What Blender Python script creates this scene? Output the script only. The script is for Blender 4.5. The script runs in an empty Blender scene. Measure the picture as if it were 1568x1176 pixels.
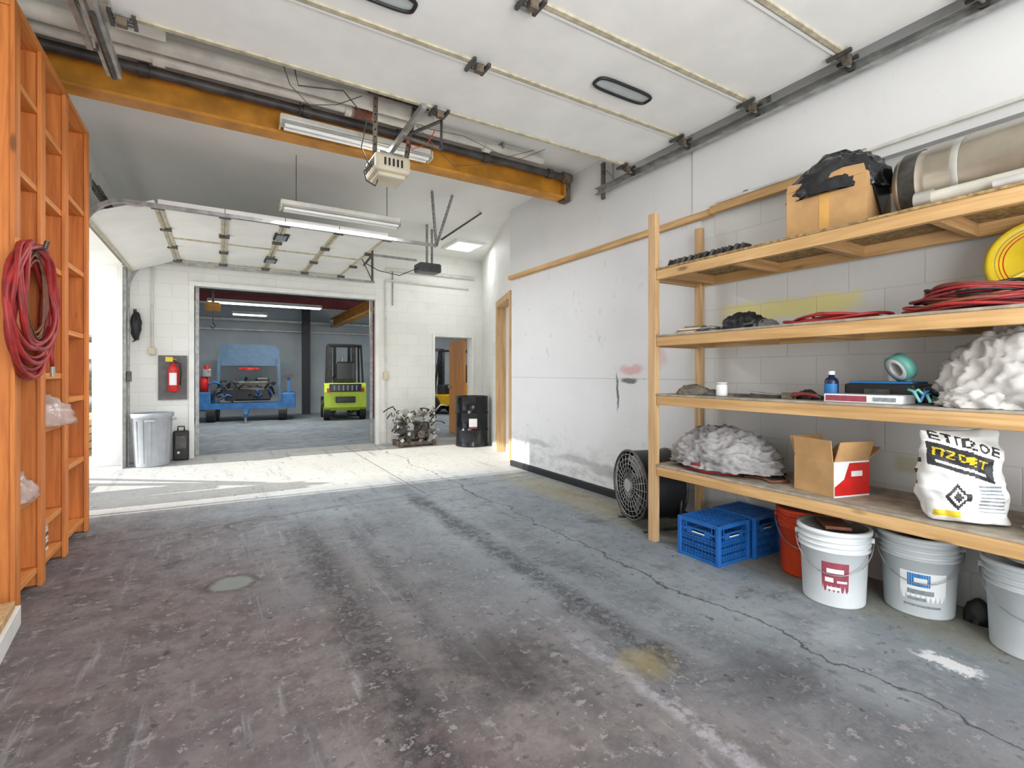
import bpy, bmesh, math, random
from mathutils import Vector, Matrix, Euler, noise
random.seed(7)
scene=bpy.context.scene
PI=math.pi
def lin(c):
    if isinstance(c,str):
        c=c.lstrip('#'); c=[int(c[i:i+2],16)/255 for i in (0,2,4)]
    return tuple((x/12.92 if x<=0.04045 else ((x+0.055)/1.055)**2.4) for x in c)+(1,)
# ---------------------------------------------------------------- node helper
class N:
    def __init__(s,name):
        s.mat=bpy.data.materials.new(name); s.mat.use_nodes=True
        s.t=s.mat.node_tree; s.b=s.t.nodes['Principled BSDF']
    def new(s,k): return s.t.nodes.new(k)
    def put(s,inp,v):
        if isinstance(v,bpy.types.NodeSocket): s.t.links.new(v,inp)
        else: inp.default_value=v
    def m(s,op,a,b=0.0,c=0.0,clamp=False):
        n=s.new('ShaderNodeMath'); n.operation=op; n.use_clamp=clamp
        s.put(n.inputs[0],a); s.put(n.inputs[1],b); s.put(n.inputs[2],c); return n.outputs[0]
    def mix(s,f,a,b,mode='MIX'):
        n=s.new('ShaderNodeMix'); n.data_type='RGBA'; n.blend_type=mode
        s.put(n.inputs[0],f); s.put(n.inputs[6],a); s.put(n.inputs[7],b); return n.outputs[2]
    def pos(s): return s.new('ShaderNodeNewGeometry').outputs['Position']
    def obj(s): return s.new('ShaderNodeTexCoord').outputs['Object']
    def sep(s,v):
        n=s.new('ShaderNodeSeparateXYZ'); s.put(n.inputs[0],v); return n.outputs
    def comb(s,x,y,z):
        n=s.new('ShaderNodeCombineXYZ'); s.put(n.inputs[0],x); s.put(n.inputs[1],y); s.put(n.inputs[2],z); return n.outputs[0]
    def mul(s,v,vec):
        n=s.new('ShaderNodeVectorMath'); n.operation='MULTIPLY'; s.put(n.inputs[0],v); n.inputs[1].default_value=vec; return n.outputs[0]
    def noise(s,v,sc,det=4,rough=.55,dist=0):
        n=s.new('ShaderNodeTexNoise'); s.put(n.inputs['Vector'],v); n.inputs['Scale'].default_value=sc
        n.inputs['Detail'].default_value=det; n.inputs['Roughness'].default_value=rough; n.inputs['Distortion'].default_value=dist
        return n.outputs[0]
    def ramp(s,v,a,b,c=0.,d=1.,smooth=True):
        n=s.new('ShaderNodeMapRange'); n.interpolation_type='SMOOTHSTEP' if smooth else 'LINEAR'
        s.put(n.inputs[0],v); n.inputs[1].default_value=a; n.inputs[2].default_value=b; n.inputs[3].default_value=c; n.inputs[4].default_value=d
        return n.outputs[0]
    def bump(s,h,st=.3,dist=.01):
        n=s.new('ShaderNodeBump'); n.inputs['Strength'].default_value=st; n.inputs['Distance'].default_value=dist
        s.put(n.inputs['Height'],h); s.t.links.new(n.outputs[0],s.b.inputs['Normal'])
    def col(s,c): s.put(s.b.inputs['Base Color'],c)
    def set(s,k,v): s.put(s.b.inputs[k],v)
_mc={}
def mat(name,col,rough=.6,metal=0,var=.15,ns=8,bump=0,alpha=1,emit=0,trans=0):
    if name in _mc: return _mc[name]
    n=N(name); c=lin(col); d=tuple(x*(1-var*1.6) for x in c[:3])+(1,); l=tuple(min(1,x*(1+var*.5)) for x in c[:3])+(1,)
    f=n.noise(n.obj(),ns,5)
    n.col(n.mix(n.ramp(f,.3,.7),d,l)); n.set('Roughness',rough); n.set('Metallic',metal)
    if bump: n.bump(n.noise(n.obj(),ns*5,4),bump,.01)
    if alpha<1: n.set('Alpha',alpha)
    if trans: n.set('Transmission Weight',trans)
    if emit: n.set('Emission Color',c); n.set('Emission Strength',emit)
    _mc[name]=n.mat; return n.mat
def wood(name,c1,c2,axis=2,rough=.6,knots=True):
    n=N(name); sc=[22,22,22]; sc[axis]=1.2
    p=n.pos(); v=n.mul(p,tuple(sc)); f=n.noise(v,1.0,5,.6,.6)
    big=n.noise(n.mul(p,(3,3,1.5)),1,2)
    c=n.mix(n.ramp(f,.3,.72),lin(c1),lin(c2))
    c=n.mix(n.ramp(big,.45,.7,0,.35),c,lin(c1))
    if knots:
        vo=n.new('ShaderNodeTexVoronoi'); k=[5,5,5]; k[axis]=1.7
        n.put(vo.inputs['Vector'],n.mul(p,tuple(k))); vo.inputs['Scale'].default_value=1
        c=n.mix(n.ramp(vo.outputs['Distance'],.05,.12,.75,0),c,tuple(x*.25 for x in lin(c1)[:3])+(1,))
    n.col(c); n.set('Roughness',rough); n.bump(f,.15,.004); return n.mat
def blockmat(name,ax,base='#e9e9e4',yellow=False,w=.405,h=.203):
    n=N(name); p=n.pos(); s=n.sep(p)
    br=n.new('ShaderNodeTexBrick'); n.put(br.inputs['Vector'],n.comb(s[ax],s[2],0.0))
    br.inputs['Scale'].default_value=1; br.inputs['Brick Width'].default_value=w; br.inputs['Row Height'].default_value=h
    br.inputs['Mortar Size'].default_value=.005; br.inputs['Mortar Smooth'].default_value=.7
    b=lin(base)
    br.inputs['Color1'].default_value=b; br.inputs['Color2'].default_value=tuple(x*.96 for x in b[:3])+(1,)
    br.inputs['Mortar'].default_value=tuple(x*.88 for x in b[:3])+(1,)
    c=br.outputs['Color']
    d=n.noise(p,1.7,6,.65); c=n.mix(n.ramp(d,.5,.75,0,.25),c,lin('#b5b4ae'))
    low=n.ramp(s[2],0,.35,.35,0); c=n.mix(n.m('MULTIPLY',low,n.noise(p,7,4)),c,lin('#77706a'))
    if yellow:
        e=n.m('MULTIPLY',n.noise(p,5,5),.5)
        y=n.m('ADD',s[1],e)
        a=n.m('MULTIPLY',n.ramp(y,1.75,1.95),n.ramp(y,2.65,2.95,1,0))
        zz=n.m('ADD',s[2],n.m('MULTIPLY',n.noise(p,9,4),.12))
        a=n.m('MULTIPLY',a,n.m('MULTIPLY',n.ramp(zz,1.74,1.79),n.ramp(zz,1.87,1.93,1,0)))
        c=n.mix(n.m('MULTIPLY',a,.6),c,lin('#e8dc4c'))
        r=n.m('MULTIPLY',n.ramp(s[1],1.2,1.28),n.ramp(s[1],1.33,1.4,1,0)); r=n.m('MULTIPLY',r,n.m('MULTIPLY',n.ramp(s[2],.68,.72),n.ramp(s[2],.78,.82,1,0)))
        c=n.mix(n.m('MULTIPLY',r,.5),c,lin('#b7b06a'))
    n.col(c); n.set('Roughness',.7)
    hh=n.m('SUBTRACT',n.m('MULTIPLY',n.noise(p,60,3),.25),br.outputs['Fac']); n.bump(hh,.35,.008); return n.mat
def dry(name,base='#e6e6e3',graf=False,dirt=.3):
    n=N(name); p=n.pos(); s=n.sep(p); b=lin(base)
    f=n.noise(p,1.3,6,.6); c=n.mix(n.ramp(f,.35,.75,0,.35),b,tuple(x*.84 for x in b[:3])+(1,))
    sm=n.noise(n.mul(p,(1,2.5,1.2)),3.3,8,.7); c=n.mix(n.ramp(sm,.60,.72,0,dirt),c,lin('#8d8b88'))
    if graf:
        nz=n.noise(p,6,5)
        y=n.m('ADD',s[1],n.m('MULTIPLY',nz,.12)); z=n.m('ADD',s[2],n.m('MULTIPLY',nz,.1))
        for cy,cz,ry,rz,colr,st in [(3.83,1.15,.02,.22,'#3d3d44',.85),(3.66,1.27,.14,.035,'#26242a',.8),(3.62,1.38,.2,.06,'#d08c8c',.6),(3.3,1.5,.13,.16,'#cf9a96',.45),
                  (4.5,.35,.4,.05,'#77777a',.4),(4.0,.3,.35,.08,'#6d6d70',.45),(5.3,.45,.3,.04,'#77777a',.4)]:
            dy=n.m('DIVIDE',n.m('SUBTRACT',y,cy),ry); dz=n.m('DIVIDE',n.m('SUBTRACT',z,cz),rz)
            d=n.m('SQRT',n.m('ADD',n.m('MULTIPLY',dy,dy),n.m('MULTIPLY',dz,dz)))
            c=n.mix(n.ramp(d,.5,1.1,st,0),c,lin(colr))
        ln=n.m('ABSOLUTE',n.m('SUBTRACT',s[2],1.24)); c=n.mix(n.ramp(ln,.002,.008,.35,0),c,lin('#8c8c88'))
        sp=n.noise(n.mul(p,(1,1,1.8)),9,5,.6); c=n.mix(n.ramp(sp,.69,.74,0,.5),c,lin('#5a5a5a'))
        low=n.ramp(s[2],.05,.7,.5,0); c=n.mix(n.m('MULTIPLY',low,n.ramp(n.noise(n.mul(p,(1,1,2)),5,6,.7),.4,.65)),c,lin('#8a8a8c'))
    n.col(c); n.set('Roughness',.6); n.bump(n.noise(p,25,4),.08,.004); return n.mat
def ceilmat(name,c1,c2):
    n=N(name); p=n.pos(); f=n.noise(n.mul(p,(1,.5,1)),1.1,4); n.col(n.mix(n.ramp(f,.3,.7),lin(c1),lin(c2))); n.set('Roughness',.7)
    n.bump(n.noise(n.mul(p,(1,.3,1)),3,3),.3,.03); return n.mat
def floormat(name,annex=False):
    n=N(name); p=n.pos(); s=n.sep(p)
    n1=n.noise(p,.9,9,.65); n2=n.noise(p,4.5,10,.72); n3=n.noise(p,16,9,.72)
    c=n.mix(n.ramp(n1,.3,.7),lin('#757e85'),lin('#929a9f'))
    c=n.mix(n.ramp(n2,.46,.68,0,.5),c,lin('#5d6267'))
    if not annex:
        v=n.m('ADD',n.m('MULTIPLY',s[0],1.2),n.m('MULTIPLY',s[1],.6)); v=n.m('ADD',v,n.m('MULTIPLY',n.m('SUBTRACT',n1,.5),1.8))
        v=n.m('ADD',v,n.m('MULTIPLY',n.m('SUBTRACT',n2,.5),1.2))
        br=n.mix(n.ramp(n2,.32,.66),lin('#827a79'),lin('#5d5655'))
        br=n.mix(n.ramp(n1,.4,.7,0,.8),br,lin('#686065'))
        rd=n.noise(p,2.1,6,.65); br=n.mix(n.ramp(rd,.5,.7,0,.45),br,lin('#66504f'))
        c=n.mix(n.m('SUBTRACT',1.0,n.ramp(v,1.7,4.2)),c,br)
        c=n.mix(n.m('MULTIPLY',n.ramp(s[1],5.2,6.4),.6),c,lin('#cbc7bd'))  # far bay floor painted paler, standing in for sunlight and adding bounce
        ns=n.noise(n.mul(p,(6,.6,1)),1.3,8,.7)
        c=n.mix(n.ramp(ns,.54,.72,0,.5),c,lin('#454447'))
        ns2=n.noise(n.mul(p,(9,.8,1)),1.9,8,.7)
        c=n.mix(n.ramp(ns2,.56,.70,0,.4),c,lin('#a6a8ac'))
        oil=n.noise(p,1.7,8,.7,.8); c=n.mix(n.m('MULTIPLY',n.ramp(oil,.55,.68,0,.55),n.ramp(s[1],6.2,5.0)),c,lin('#3d3b3c'))
        def streak(c,xc,w,colr,st,y0,y1,ny=.25):
            xx=n.m('ADD',n.m('SUBTRACT',s[0],xc),n.m('MULTIPLY',n.m('SUBTRACT',n2,.5),ny))
            a=n.ramp(n.m('ABSOLUTE',xx),w*.1,w,1,0)
            a=n.m('MULTIPLY',a,n.m('MULTIPLY',n.ramp(s[1],y0,y0+.4),n.ramp(s[1],y1-1.2,y1,1,0)))
            a=n.m('MULTIPLY',a,n.ramp(n3,.36,.58,.1,1))
            return n.mix(n.m('MULTIPLY',a,st),c,lin(colr))
        c=streak(c,.62,.17,'#2c2a2c',.8,.6,5)
        c=streak(c,.95,.10,'#343236',.5,1.6,5)
        c=streak(c,1.75,.15,'#2c2c30',.8,1.2,5.8)
        c=streak(c,1.3,.4,'#454247',.4,2.2,5.6)
        c=streak(c,2.05,.25,'#3c4147',.45,-1,4.4)
        c=streak(c,1.50,.06,'#b9b7be',.5,-1,2.4,.25)
        ch=n.m('MULTIPLY',n.ramp(n3,.55,.60),n.ramp(n2,.46,.56)); c=n.mix(n.m('MULTIPLY',ch,.6),c,lin('#a39d9e'))
        ch2=n.m('MULTIPLY',n.ramp(n3,.45,.40),n.ramp(n2,.52,.44)); c=n.mix(n.m('MULTIPLY',ch2,.5),c,lin('#464345'))
        sp=n.noise(p,38,5,.65); c=n.mix(n.ramp(sp,.62,.68,0,.45),c,lin('#b3adad'))
        sp2=n.noise(p,11,4,.6); c=n.mix(n.ramp(sp2,.64,.70,0,.65),c,lin('#2f2c2d'))
        def circ(c,x,y,rx,ry,colr,st,soft=.3,wob=.05):
            dx=n.m('DIVIDE',n.m('ADD',n.m('SUBTRACT',s[0],x),n.m('MULTIPLY',n.m('SUBTRACT',n3,.5),wob)),rx); dy=n.m('DIVIDE',n.m('ADD',n.m('SUBTRACT',s[1],y),n.m('MULTIPLY',n.m('SUBTRACT',n2,.5),wob)),ry)
            d=n.m('SQRT',n.m('ADD',n.m('MULTIPLY',dx,dx),n.m('MULTIPLY',dy,dy)))
            return n.mix(n.ramp(d,1-soft,1+soft,st,0),c,lin(colr))
        c=circ(c,.066,3.48,.15,.13,'#403a38',.7,.3,.1); c=circ(c,.066,3.48,.115,.105,'#868b86',.9,.2,.12)
        c=circ(c,1.65,1.59,.11,.08,'#92865c',.55,.8,.45)
        c=circ(c,2.80,.86,.05,.11,'#e0e0e0',.9,.3,.35)
        c=circ(c,2.62,1.25,.18,.08,'#b4babe',.4,.6,.4)
        c=circ(c,2.0,1.2,.25,.15,'#3a363a',.45,.7,.5); c=circ(c,1.1,1.9,.2,.25,'#2f2b2d',.55,.7,.6)
        c=circ(c,3.2,3.9,.25,1.6,'#9a8c60',.45,.6,.3)
        c=circ(c,3.3,1.2,.3,1.6,'#8b8468',.5,.6,.3)
        w=n.m('MULTIPLY',n.m('SUBTRACT',n.noise(p,1.6,8,.6),.5),.5)
        d1=n.m('ABSOLUTE',n.m('ADD',n.m('SUBTRACT',s[0],2.38),w))
        w2=n.m('MULTIPLY',n.m('SUBTRACT',n.noise(p,2.3,4,.5),.5),.04)
        d2=n.m('ABSOLUTE',n.m('ADD',n.m('SUBTRACT',n.m('SUBTRACT',s[1],n.m('MULTIPLY',s[0],.1)),4.85),w2))
        d3=n.m('ABSOLUTE',n.m('ADD',n.m('SUBTRACT',s[0],1.9),w2)); d3=n.m('ADD',d3,n.m('SUBTRACT',1.0,n.ramp(s[1],4.9,5.0)))
        dd=n.m('MINIMUM',n.m('MINIMUM',d1,d2),d3)
        c=n.mix(n.ramp(dd,.002,.010,.75,0),c,lin('#333234'))
        n.bump(n.m('ADD',n3,n.m('MULTIPLY',n.ramp(dd,.002,.012),2.0)),.25,.006)
    n.col(c); n.set('Roughness',n.ramp(n2,.3,.7,.55,.85)); n.set('Specular IOR Level',.25); return n.mat
# ---------------------------------------------------------------- mesh builder
class B:
    def __init__(s,name): s.name=name; s.bm=bmesh.new(); s.mats=[]; s.M=Matrix()
    def mi(s,m):
        if m not in s.mats: s.mats.append(m)
        return s.mats.index(m)
    def add(s,vs,fs,m,smooth=False):
        i=s.mi(m) if not isinstance(m,list) else None
        bv=[s.bm.verts.new(s.M@Vector(v)) for v in vs]
        for k,f in enumerate(fs):
            try: fc=s.bm.faces.new([bv[j] for j in f])
            except ValueError: continue
            fc.material_index=i if i is not None else s.mi(m[k]); fc.smooth=smooth
    def box(s,c,d,m,rot=None,bev=0):
        t=bmesh.new(); bmesh.ops.create_cube(t,size=1)
        for v in t.verts: v.co=Vector((v.co.x*d[0],v.co.y*d[1],v.co.z*d[2]))
        if bev: bmesh.ops.bevel(t,geom=list(t.edges),offset=min(bev,min(d)*.45),segments=2,affect='EDGES',profile=.5)
        R=Euler(rot).to_matrix() if rot else Matrix.Identity(3)
        t.verts.index_update()
        s.add([R@v.co+Vector(c) for v in t.verts],[[v.index for v in f.verts] for f in t.faces],m); t.free()
    def bb(s,x0,x1,y0,y1,z0,z1,m,bev=0): s.box(((x0+x1)/2,(y0+y1)/2,(z0+z1)/2),(abs(x1-x0),abs(y1-y0),abs(z1-z0)),m,bev=bev)
    def bar(s,p,q,w,h,m,up=(0,0,1)):
        p,q=Vector(p),Vector(q); d=(q-p).normalized(); u=Vector(up)
        if abs(d.dot(u))>.98: u=Vector((1,0,0))
        a=d.cross(u).normalized(); b=a.cross(d)
        vs=[]
        for e in (p,q):
            for i,j in ((-1,-1),(1,-1),(1,1),(-1,1)): vs.append(e+a*(i*w/2)+b*(j*h/2))
        s.add(vs,[(0,1,2,3),(7,6,5,4),(0,4,5,1),(1,5,6,2),(2,6,7,3),(3,7,4,0)],m)
    def cyl(s,p,q,r,m,r2=None,seg=16,caps=True):
        p,q=Vector(p),Vector(q); d=(q-p).normalized(); u=Vector((0,0,1)) if abs(d.z)<.9 else Vector((1,0,0))
        a=d.cross(u).normalized(); b=a.cross(d); r2=r if r2 is None else r2
        vs=[];
        for e,rr in ((p,r),(q,r2)):
            for i in range(seg): t=2*PI*i/seg; vs.append(e+a*math.cos(t)*rr+b*math.sin(t)*rr)
        s.add(vs,[(i,(i+1)%seg,seg+(i+1)%seg,seg+i) for i in range(seg)],m,True)
        if caps:
            s.add(vs[:seg],[tuple(range(seg))[::-1]],m); s.add(vs[seg:],[tuple(range(seg))],m)
    def tube(s,pts,r,m,seg=7,closed=False):
        pts=[Vector(p) for p in pts]; n=len(pts)
        if n<2: return
        vs=[]; prev=None
        for i in range(n):
            if closed: d=pts[(i+1)%n]-pts[i-1]
            else: d=pts[min(i+1,n-1)]-pts[max(i-1,0)]
            d.normalize()
            if prev is None: u=Vector((0,0,1)) if abs(d.z)<.9 else Vector((1,0,0)); a=d.cross(u).normalized()
            else:
                a=prev-d*prev.dot(d); a.normalize()
            prev=a; b=d.cross(a)
            for k in range(seg): t=2*PI*k/seg; vs.append(pts[i]+a*math.cos(t)*r+b*math.sin(t)*r)
        fs=[]
        for i in range(n if closed else n-1):
            j=(i+1)%n
            for k in range(seg): fs.append((i*seg+k,i*seg+(k+1)%seg,j*seg+(k+1)%seg,j*seg+k))
        if not closed: fs+= [tuple(range(seg))[::-1],tuple((n-1)*seg+k for k in range(seg))]
        s.add(vs,fs,m,True)
    def lathe(s,prof,c,m,seg=36,R=None):
        c=Vector(c); R=R or Matrix.Identity(3); vs=[]
        for r,z in prof:
            for i in range(seg): t=2*PI*i/seg; vs.append(c+R@Vector((r*math.cos(t),r*math.sin(t),z)))
        fs=[]
        for j in range(len(prof)-1):
            for i in range(seg):
                fs.append((j*seg+i,j*seg+(i+1)%seg,(j+1)*seg+(i+1)%seg,(j+1)*seg+i))
        s.add(vs,fs,m,True)
    def patch(s,c,r0,r1,z0,z1,a0,a1,m,seg=14):
        vs=[]
        for i in range(seg+1):
            a=a0+(a1-a0)*i/seg
            vs.append((c[0]+r0*math.cos(a),c[1]+r0*math.sin(a),c[2]+z0)); vs.append((c[0]+r1*math.cos(a),c[1]+r1*math.sin(a),c[2]+z1))
        s.add(vs,[(2*i,2*i+2,2*i+3,2*i+1) for i in range(seg)],m,True)
    def extr(s,poly,vec,m):
        n=len(poly); v=Vector(vec); vs=[Vector(p) for p in poly]+[Vector(p)+v for p in poly]
        s.add(vs,[tuple(range(n))[::-1],tuple(range(n,2*n))]+[(i,(i+1)%n,n+(i+1)%n,n+i) for i in range(n)],m)
    def lump(s,c,d,m,seed=0,amp=.18,freq=2.2,sub=5,flat=True,fine=.5,stretch=(1,1,1)):
        t=bmesh.new(); bmesh.ops.create_icosphere(t,subdivisions=sub,radius=1); vs=[]
        o=Vector((seed*3.7,seed*1.3,seed*2.1))
        for v in t.verts:
            q=Vector((v.co.x*stretch[0],v.co.y*stretch[1],v.co.z*stretch[2]))
            w=noise.noise_vector(q*freq*.7+o)*.5
            n1=1-2.2*abs(noise.noise(q*freq+o+w)); n2=1-2.2*abs(noise.noise((q+w*.4)*freq*2.3+o)); n3=1-2*abs(noise.noise(q*freq*5+o+w*2))
            k=1+amp*n1+amp*fine*n2+amp*fine*.45*n3
            p=v.co*k
            x,y,z=p.x*d[0],p.y*d[1],p.z*d[2]
            if flat: z=max(z,0.0)
            vs.append(Vector((x,y,z))+Vector(c))
        t.verts.index_update(); s.add(vs,[[v.index for v in f.verts] for f in t.faces],m,True); t.free()
    def done(s,bevel=0):
        me=bpy.data.meshes.new(s.name)
        xs=[v.co for v in s.bm.verts]
        lo=Vector([min(v[i] for v in xs) for i in range(3)]); hi=Vector([max(v[i] for v in xs) for i in range(3)])
        o=Vector(((lo.x+hi.x)/2,(lo.y+hi.y)/2,lo.z))
        for v in s.bm.verts: v.co-=o
        s.bm.normal_update(); s.bm.to_mesh(me); s.bm.free()
        for m in s.mats: me.materials.append(m)
        ob=bpy.data.objects.new(s.name,me); ob.location=o; scene.collection.objects.link(ob)
        if bevel:
            b=ob.modifiers.new('bev','BEVEL'); b.width=bevel; b.segments=2; b.limit_method='ANGLE'
        return ob
def solid(name,boxes,m,bevel=0):
    b=B(name)
    for x in boxes: b.bb(*x,m)
    return b.done(bevel)
# ---------------------------------------------------------------- materials
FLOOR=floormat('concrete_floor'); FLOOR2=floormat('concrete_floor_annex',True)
BLKX=blockmat('painted_block_x',0); BLKY=blockmat('painted_block_y',1,'#dcdddc',True); BLKL=blockmat('painted_block_left',1)
BLKJ=blockmat('painted_block_jamb',0,'#f0efe9')
DRY=dry('drywall_upper','#dcdddd',dirt=.12); DRYG=dry('drywall_panel','#dee0e2',True,.45); DRYA=dry('drywall_corner','#e9e8e5')
CEIL=ceilmat('ceiling_vinyl','#e6e6e2','#f0f0ec'); CEIL2=ceilmat('ceiling_annex','#8e9294','#9a9ea0')
BLUEW=ceilmat('annex_wall_paint','#9da7ac','#acb4b7')
WOODL=wood('pine_orange_vertical','#bd6d30','#e68f46',2); WOODLH=wood('pine_orange_horizontal','#c47a3a','#ea9c52',1)
WOODS=wood('pine_shelf','#b48c58','#dcb580',1); WOODP=wood('pine_post','#b48d60','#d8b88c',2); WOODX=wood('pine_cross','#a07a50','#c8a170',0)
OSB=mat('osb_board','#a58a5e',.8,0,.35,40); PLY=mat('plywood_deck','#a49a8a',.8,0,.2,12)
WHITE=mat('white_paint','#e9e9e5',.5,0,.06,4); DOORW=mat('door_panel_white','#ededea',.5,0,.04,3)
TAN=mat('tan_seam','#c2b99f',.6,0,.2,20); BEIGE=mat('beige_plastic','#cfc6ae',.45,0,.08,6)
GALV=mat('galvanized_steel','#a5a6a4',.4,.6,.2,14); DKST=mat('dark_steel','#5b5955',.45,.5,.3,14); RUST=mat('rusty_bracket','#74685a',.6,.3,.3,20)
ORBEAM=mat('orange_beam_paint','#c98a2c',.5,0,.22,4); BRBEAM=mat('brown_beam_web','#8a5a26',.55,0,.25,4)
WPIPE=mat('white_pipe','#d7d4cb',.5,0,.12,6); BLKPIPE=mat('dark_pipe','#54504e',.5,.2,.3,8)
BLACK=mat('black_rubber','#1f2022',.5,0,.2,8); BLKPL=mat('black_plastic','#252628',.3,0,.2,8); GRILL=mat('dark_grill','#35353a',.5,.3,.1)
RED=mat('red_hose','#a82c2c',.5,0,.25,10); REDP=mat('red_paint','#cc2420',.35,0,.1); BROWNH=mat('brown_cord','#7d4a32',.6,0,.25,12)
BLUEC=mat('blue_crate','#1f62ac',.4,0,.12); BLUEM=mat('blue_machine','#2f6ba6',.45,0,.2,6); ORB=mat('orange_bucket','#dc4a22',.4,0,.08)
BUCK=mat('bucket_white','#dfe4e6',.4,0,.05,4); BUCKG=mat('bucket_grey','#cbd2d5',.45,0,.06,4); LABW=mat('label_white','#eaeded',.5,0,.04); LABR=mat('label_maroon','#9c4656',.5,0,.15,30); LABB=mat('label_blue','#2b7bbf',.5,0,.05); LABG=mat('label_gray','#8d979c',.5,0,.2,60)
CARD=mat('cardboard','#c39a68',.8,0,.12,6); CARDI=mat('cardboard_inner','#ae8a60',.85,0,.12,6); TAPE=mat('packing_tape','#d9a85c',.35,0,.1)
CLOTH=mat('canvas_cloth','#c9c6c2',.9,0,.14,6,.2); CLOTHG=mat('grey_cloth','#a9a7a7',.9,0,.2,5,.2)
BAGW=mat('bag_white','#dfe0dd',.6,0,.05); BAGK=mat('bag_black','#2c2c31',.55,0,.1); BAGY=mat('bag_yellow','#dcc02a',.5,0,.08)
YEL=mat('yellow_plastic','#dcc02c',.4,0,.08); TEAL=mat('teal_tape','#6fb3a8',.4,0,.1); TRASH=mat('trash_grey','#a7abb0',.55,0,.08)
PLAST=mat('clear_plastic_bag','#e2cfc8',.25,0,.1,6,.3,alpha=.5); LIME=mat('lime_paint','#c4de4a',.4,0,.06); BLD=mat('board_grey','#6e6c6c',.7,0,.15)
MAROON=mat('maroon_steel','#7c2f30',.5,0,.15); PBLUE=mat('pale_blue_panel','#5d7a94',.5,0,.1); WOODD=wood('door_veneer','#b0743a','#d3934f',2,.45,False)
TUBE=mat('fluorescent_tube','#f4f6ff',.3,0,.0,emit=4.0); TUBEOFF=mat('fluorescent_tube_off','#e6e8e6',.3,0,.02); SKYL=mat('skylight_diffuser','#f4fbff',.4,0,.02,emit=1.1)
FIXW=mat('fixture_enamel','#cfcec8',.45,0,.12,5)
ALU=mat('tank_metal','#b5ac9b',.3,.6,.15,4); STRAP=mat('strap_metal','#c9c7c0',.3,.6,.1)
# ---------------------------------------------------------------- room shell
CZ=3.58
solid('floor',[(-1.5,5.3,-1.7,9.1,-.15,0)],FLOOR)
solid('floor_annex',[(-1.5,9.7,9.1,17.1,-.15,0)],FLOOR2)
solid('ceiling',[(-1.5,5.3,-1.7,9.1,CZ,CZ+.15)],CEIL)
solid('ceiling_annex',[(-1.5,9.7,9.1,17.1,3.36,3.5)],CEIL2)
solid('wall_right',[(3.55,3.75,-1.7,5.91,0,CZ)],BLKY)
b=B('wall_panel_lower'); b.bb(3.525,3.549,2.75,5.90,.08,2.60,DRYG); b.done()
b=B('wall_panel_upper'); b.bb(3.50,3.549,2.80,5.90,2.66,CZ,DRY); b.bb(3.485,3.549,-1.6,2.80,2.62,CZ,DRY); b.done()
b=B('trim_ledger'); b.bb(3.47,3.5245,2.62,5.90,2.60,2.655,WOODS); b.bb(3.44,3.4845,1.75,2.60,2.60,2.66,WOODS); b.done(.003)
b=B('baseboard_right'); b.bb(3.50,3.549,2.9,5.90,0,.075,BLACK); b.done(.004)
b=B('trim_conduit_right'); b.cyl((3.46,-1.2,2.68),(3.46,2.55,2.68),.010,WPIPE)
for y in (-.5,.5,1.5,2.3): b.box((3.472,y,2.68),(.026,.03,.05),GALV)
b.done()
u=Vector((.334,.9425,0)); nn=Vector((.9425,-.334,0)); P0=Vector((3.552,5.915,0)); ang=math.atan2(u.y,u.x)
def angbox(b,s0,s1,o0,o1,z0,z1,m,bev=0):
    c=P0+u*((s0+s1)/2)+nn*((o0+o1)/2)+Vector((0,0,(z0+z1)/2)); b.box(c,(s1-s0,abs(o1-o0),z1-z0),m,rot=(0,0,ang),bev=bev)
b=B('wall_corner'); angbox(b,0,.06,0,.2,0,CZ,DRYA); angbox(b,.06,1.27,0,.2,2.48,CZ,DRYA); angbox(b,1.27,3.17,0,.2,0,CZ,BLKL); b.done()
b=B('door_2'); angbox(b,.14,1.15,.12,.16,0.0,2.37,WHITE)
angbox(b,.062,.13,-.03,.17,0,2.478,WOODP); angbox(b,1.17,1.268,-.03,.17,0,2.478,WOODP); angbox(b,.13,1.17,-.03,.17,2.38,2.478,WOODP)
angbox(b,.19,.24,.05,.12,0,2.38,DKST); angbox(b,.6,.65,.10,.12,0,2.38,WHITE); b.done(.003)
solid('wall_back',[(-1.15,-.37,8.9,9.1,0,CZ),(-.37,2.47,8.9,9.1,2.64,CZ),(2.47,3.575,8.9,9.1,0,CZ),(3.575,4.375,8.9,9.1,2.01,CZ),(4.375,5.3,8.9,9.1,0,CZ)],BLKX)
b=B('wall_left'); b.bb(-1.5,-1.27,-1.7,5.72,0,CZ,BLKL); b.bb(-1.5,-1.15,5.72,8.70,2.8,CZ,BLKL); b.bb(-1.5,-1.15,8.70,9.1,0,CZ,BLKJ); b.done()
solid('wall_front',[(-1.5,-.7,-1.7,-1.5,0,CZ),(-.7,3.45,-1.7,-1.5,3.2,CZ),(3.45,3.55,-1.7,-1.5,0,CZ)],BLKX)
solid('wall_annex_back',[(-1.5,9.7,16.9,17.1,0,3.36)],BLUEW)
solid('wall_annex_left',[(-1.5,-1.3,9.1,16.9,0,3.36)],BLUEW)
solid('wall_annex_right',[(9.5,9.7,9.1,16.9,0,3.36)],BLUEW)
b=B('trim_opening')
b.bb(-.40,-.33,8.87,8.899,0,2.70,WHITE); b.bb(2.43,2.50,8.87,8.899,0,2.70,WHITE); b.bb(-.33,2.43,8.87,8.899,2.63,2.70,WHITE); b.done(.003)
b=B('trim_doorway'); b.bb(3.53,3.58,8.87,8.899,0,2.06,WHITE); b.bb(4.37,4.42,8.87,8.899,0,2.06,WHITE); b.bb(3.58,4.37,8.87,8.899,2.005,2.06,WHITE); b.done(.003)
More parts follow.
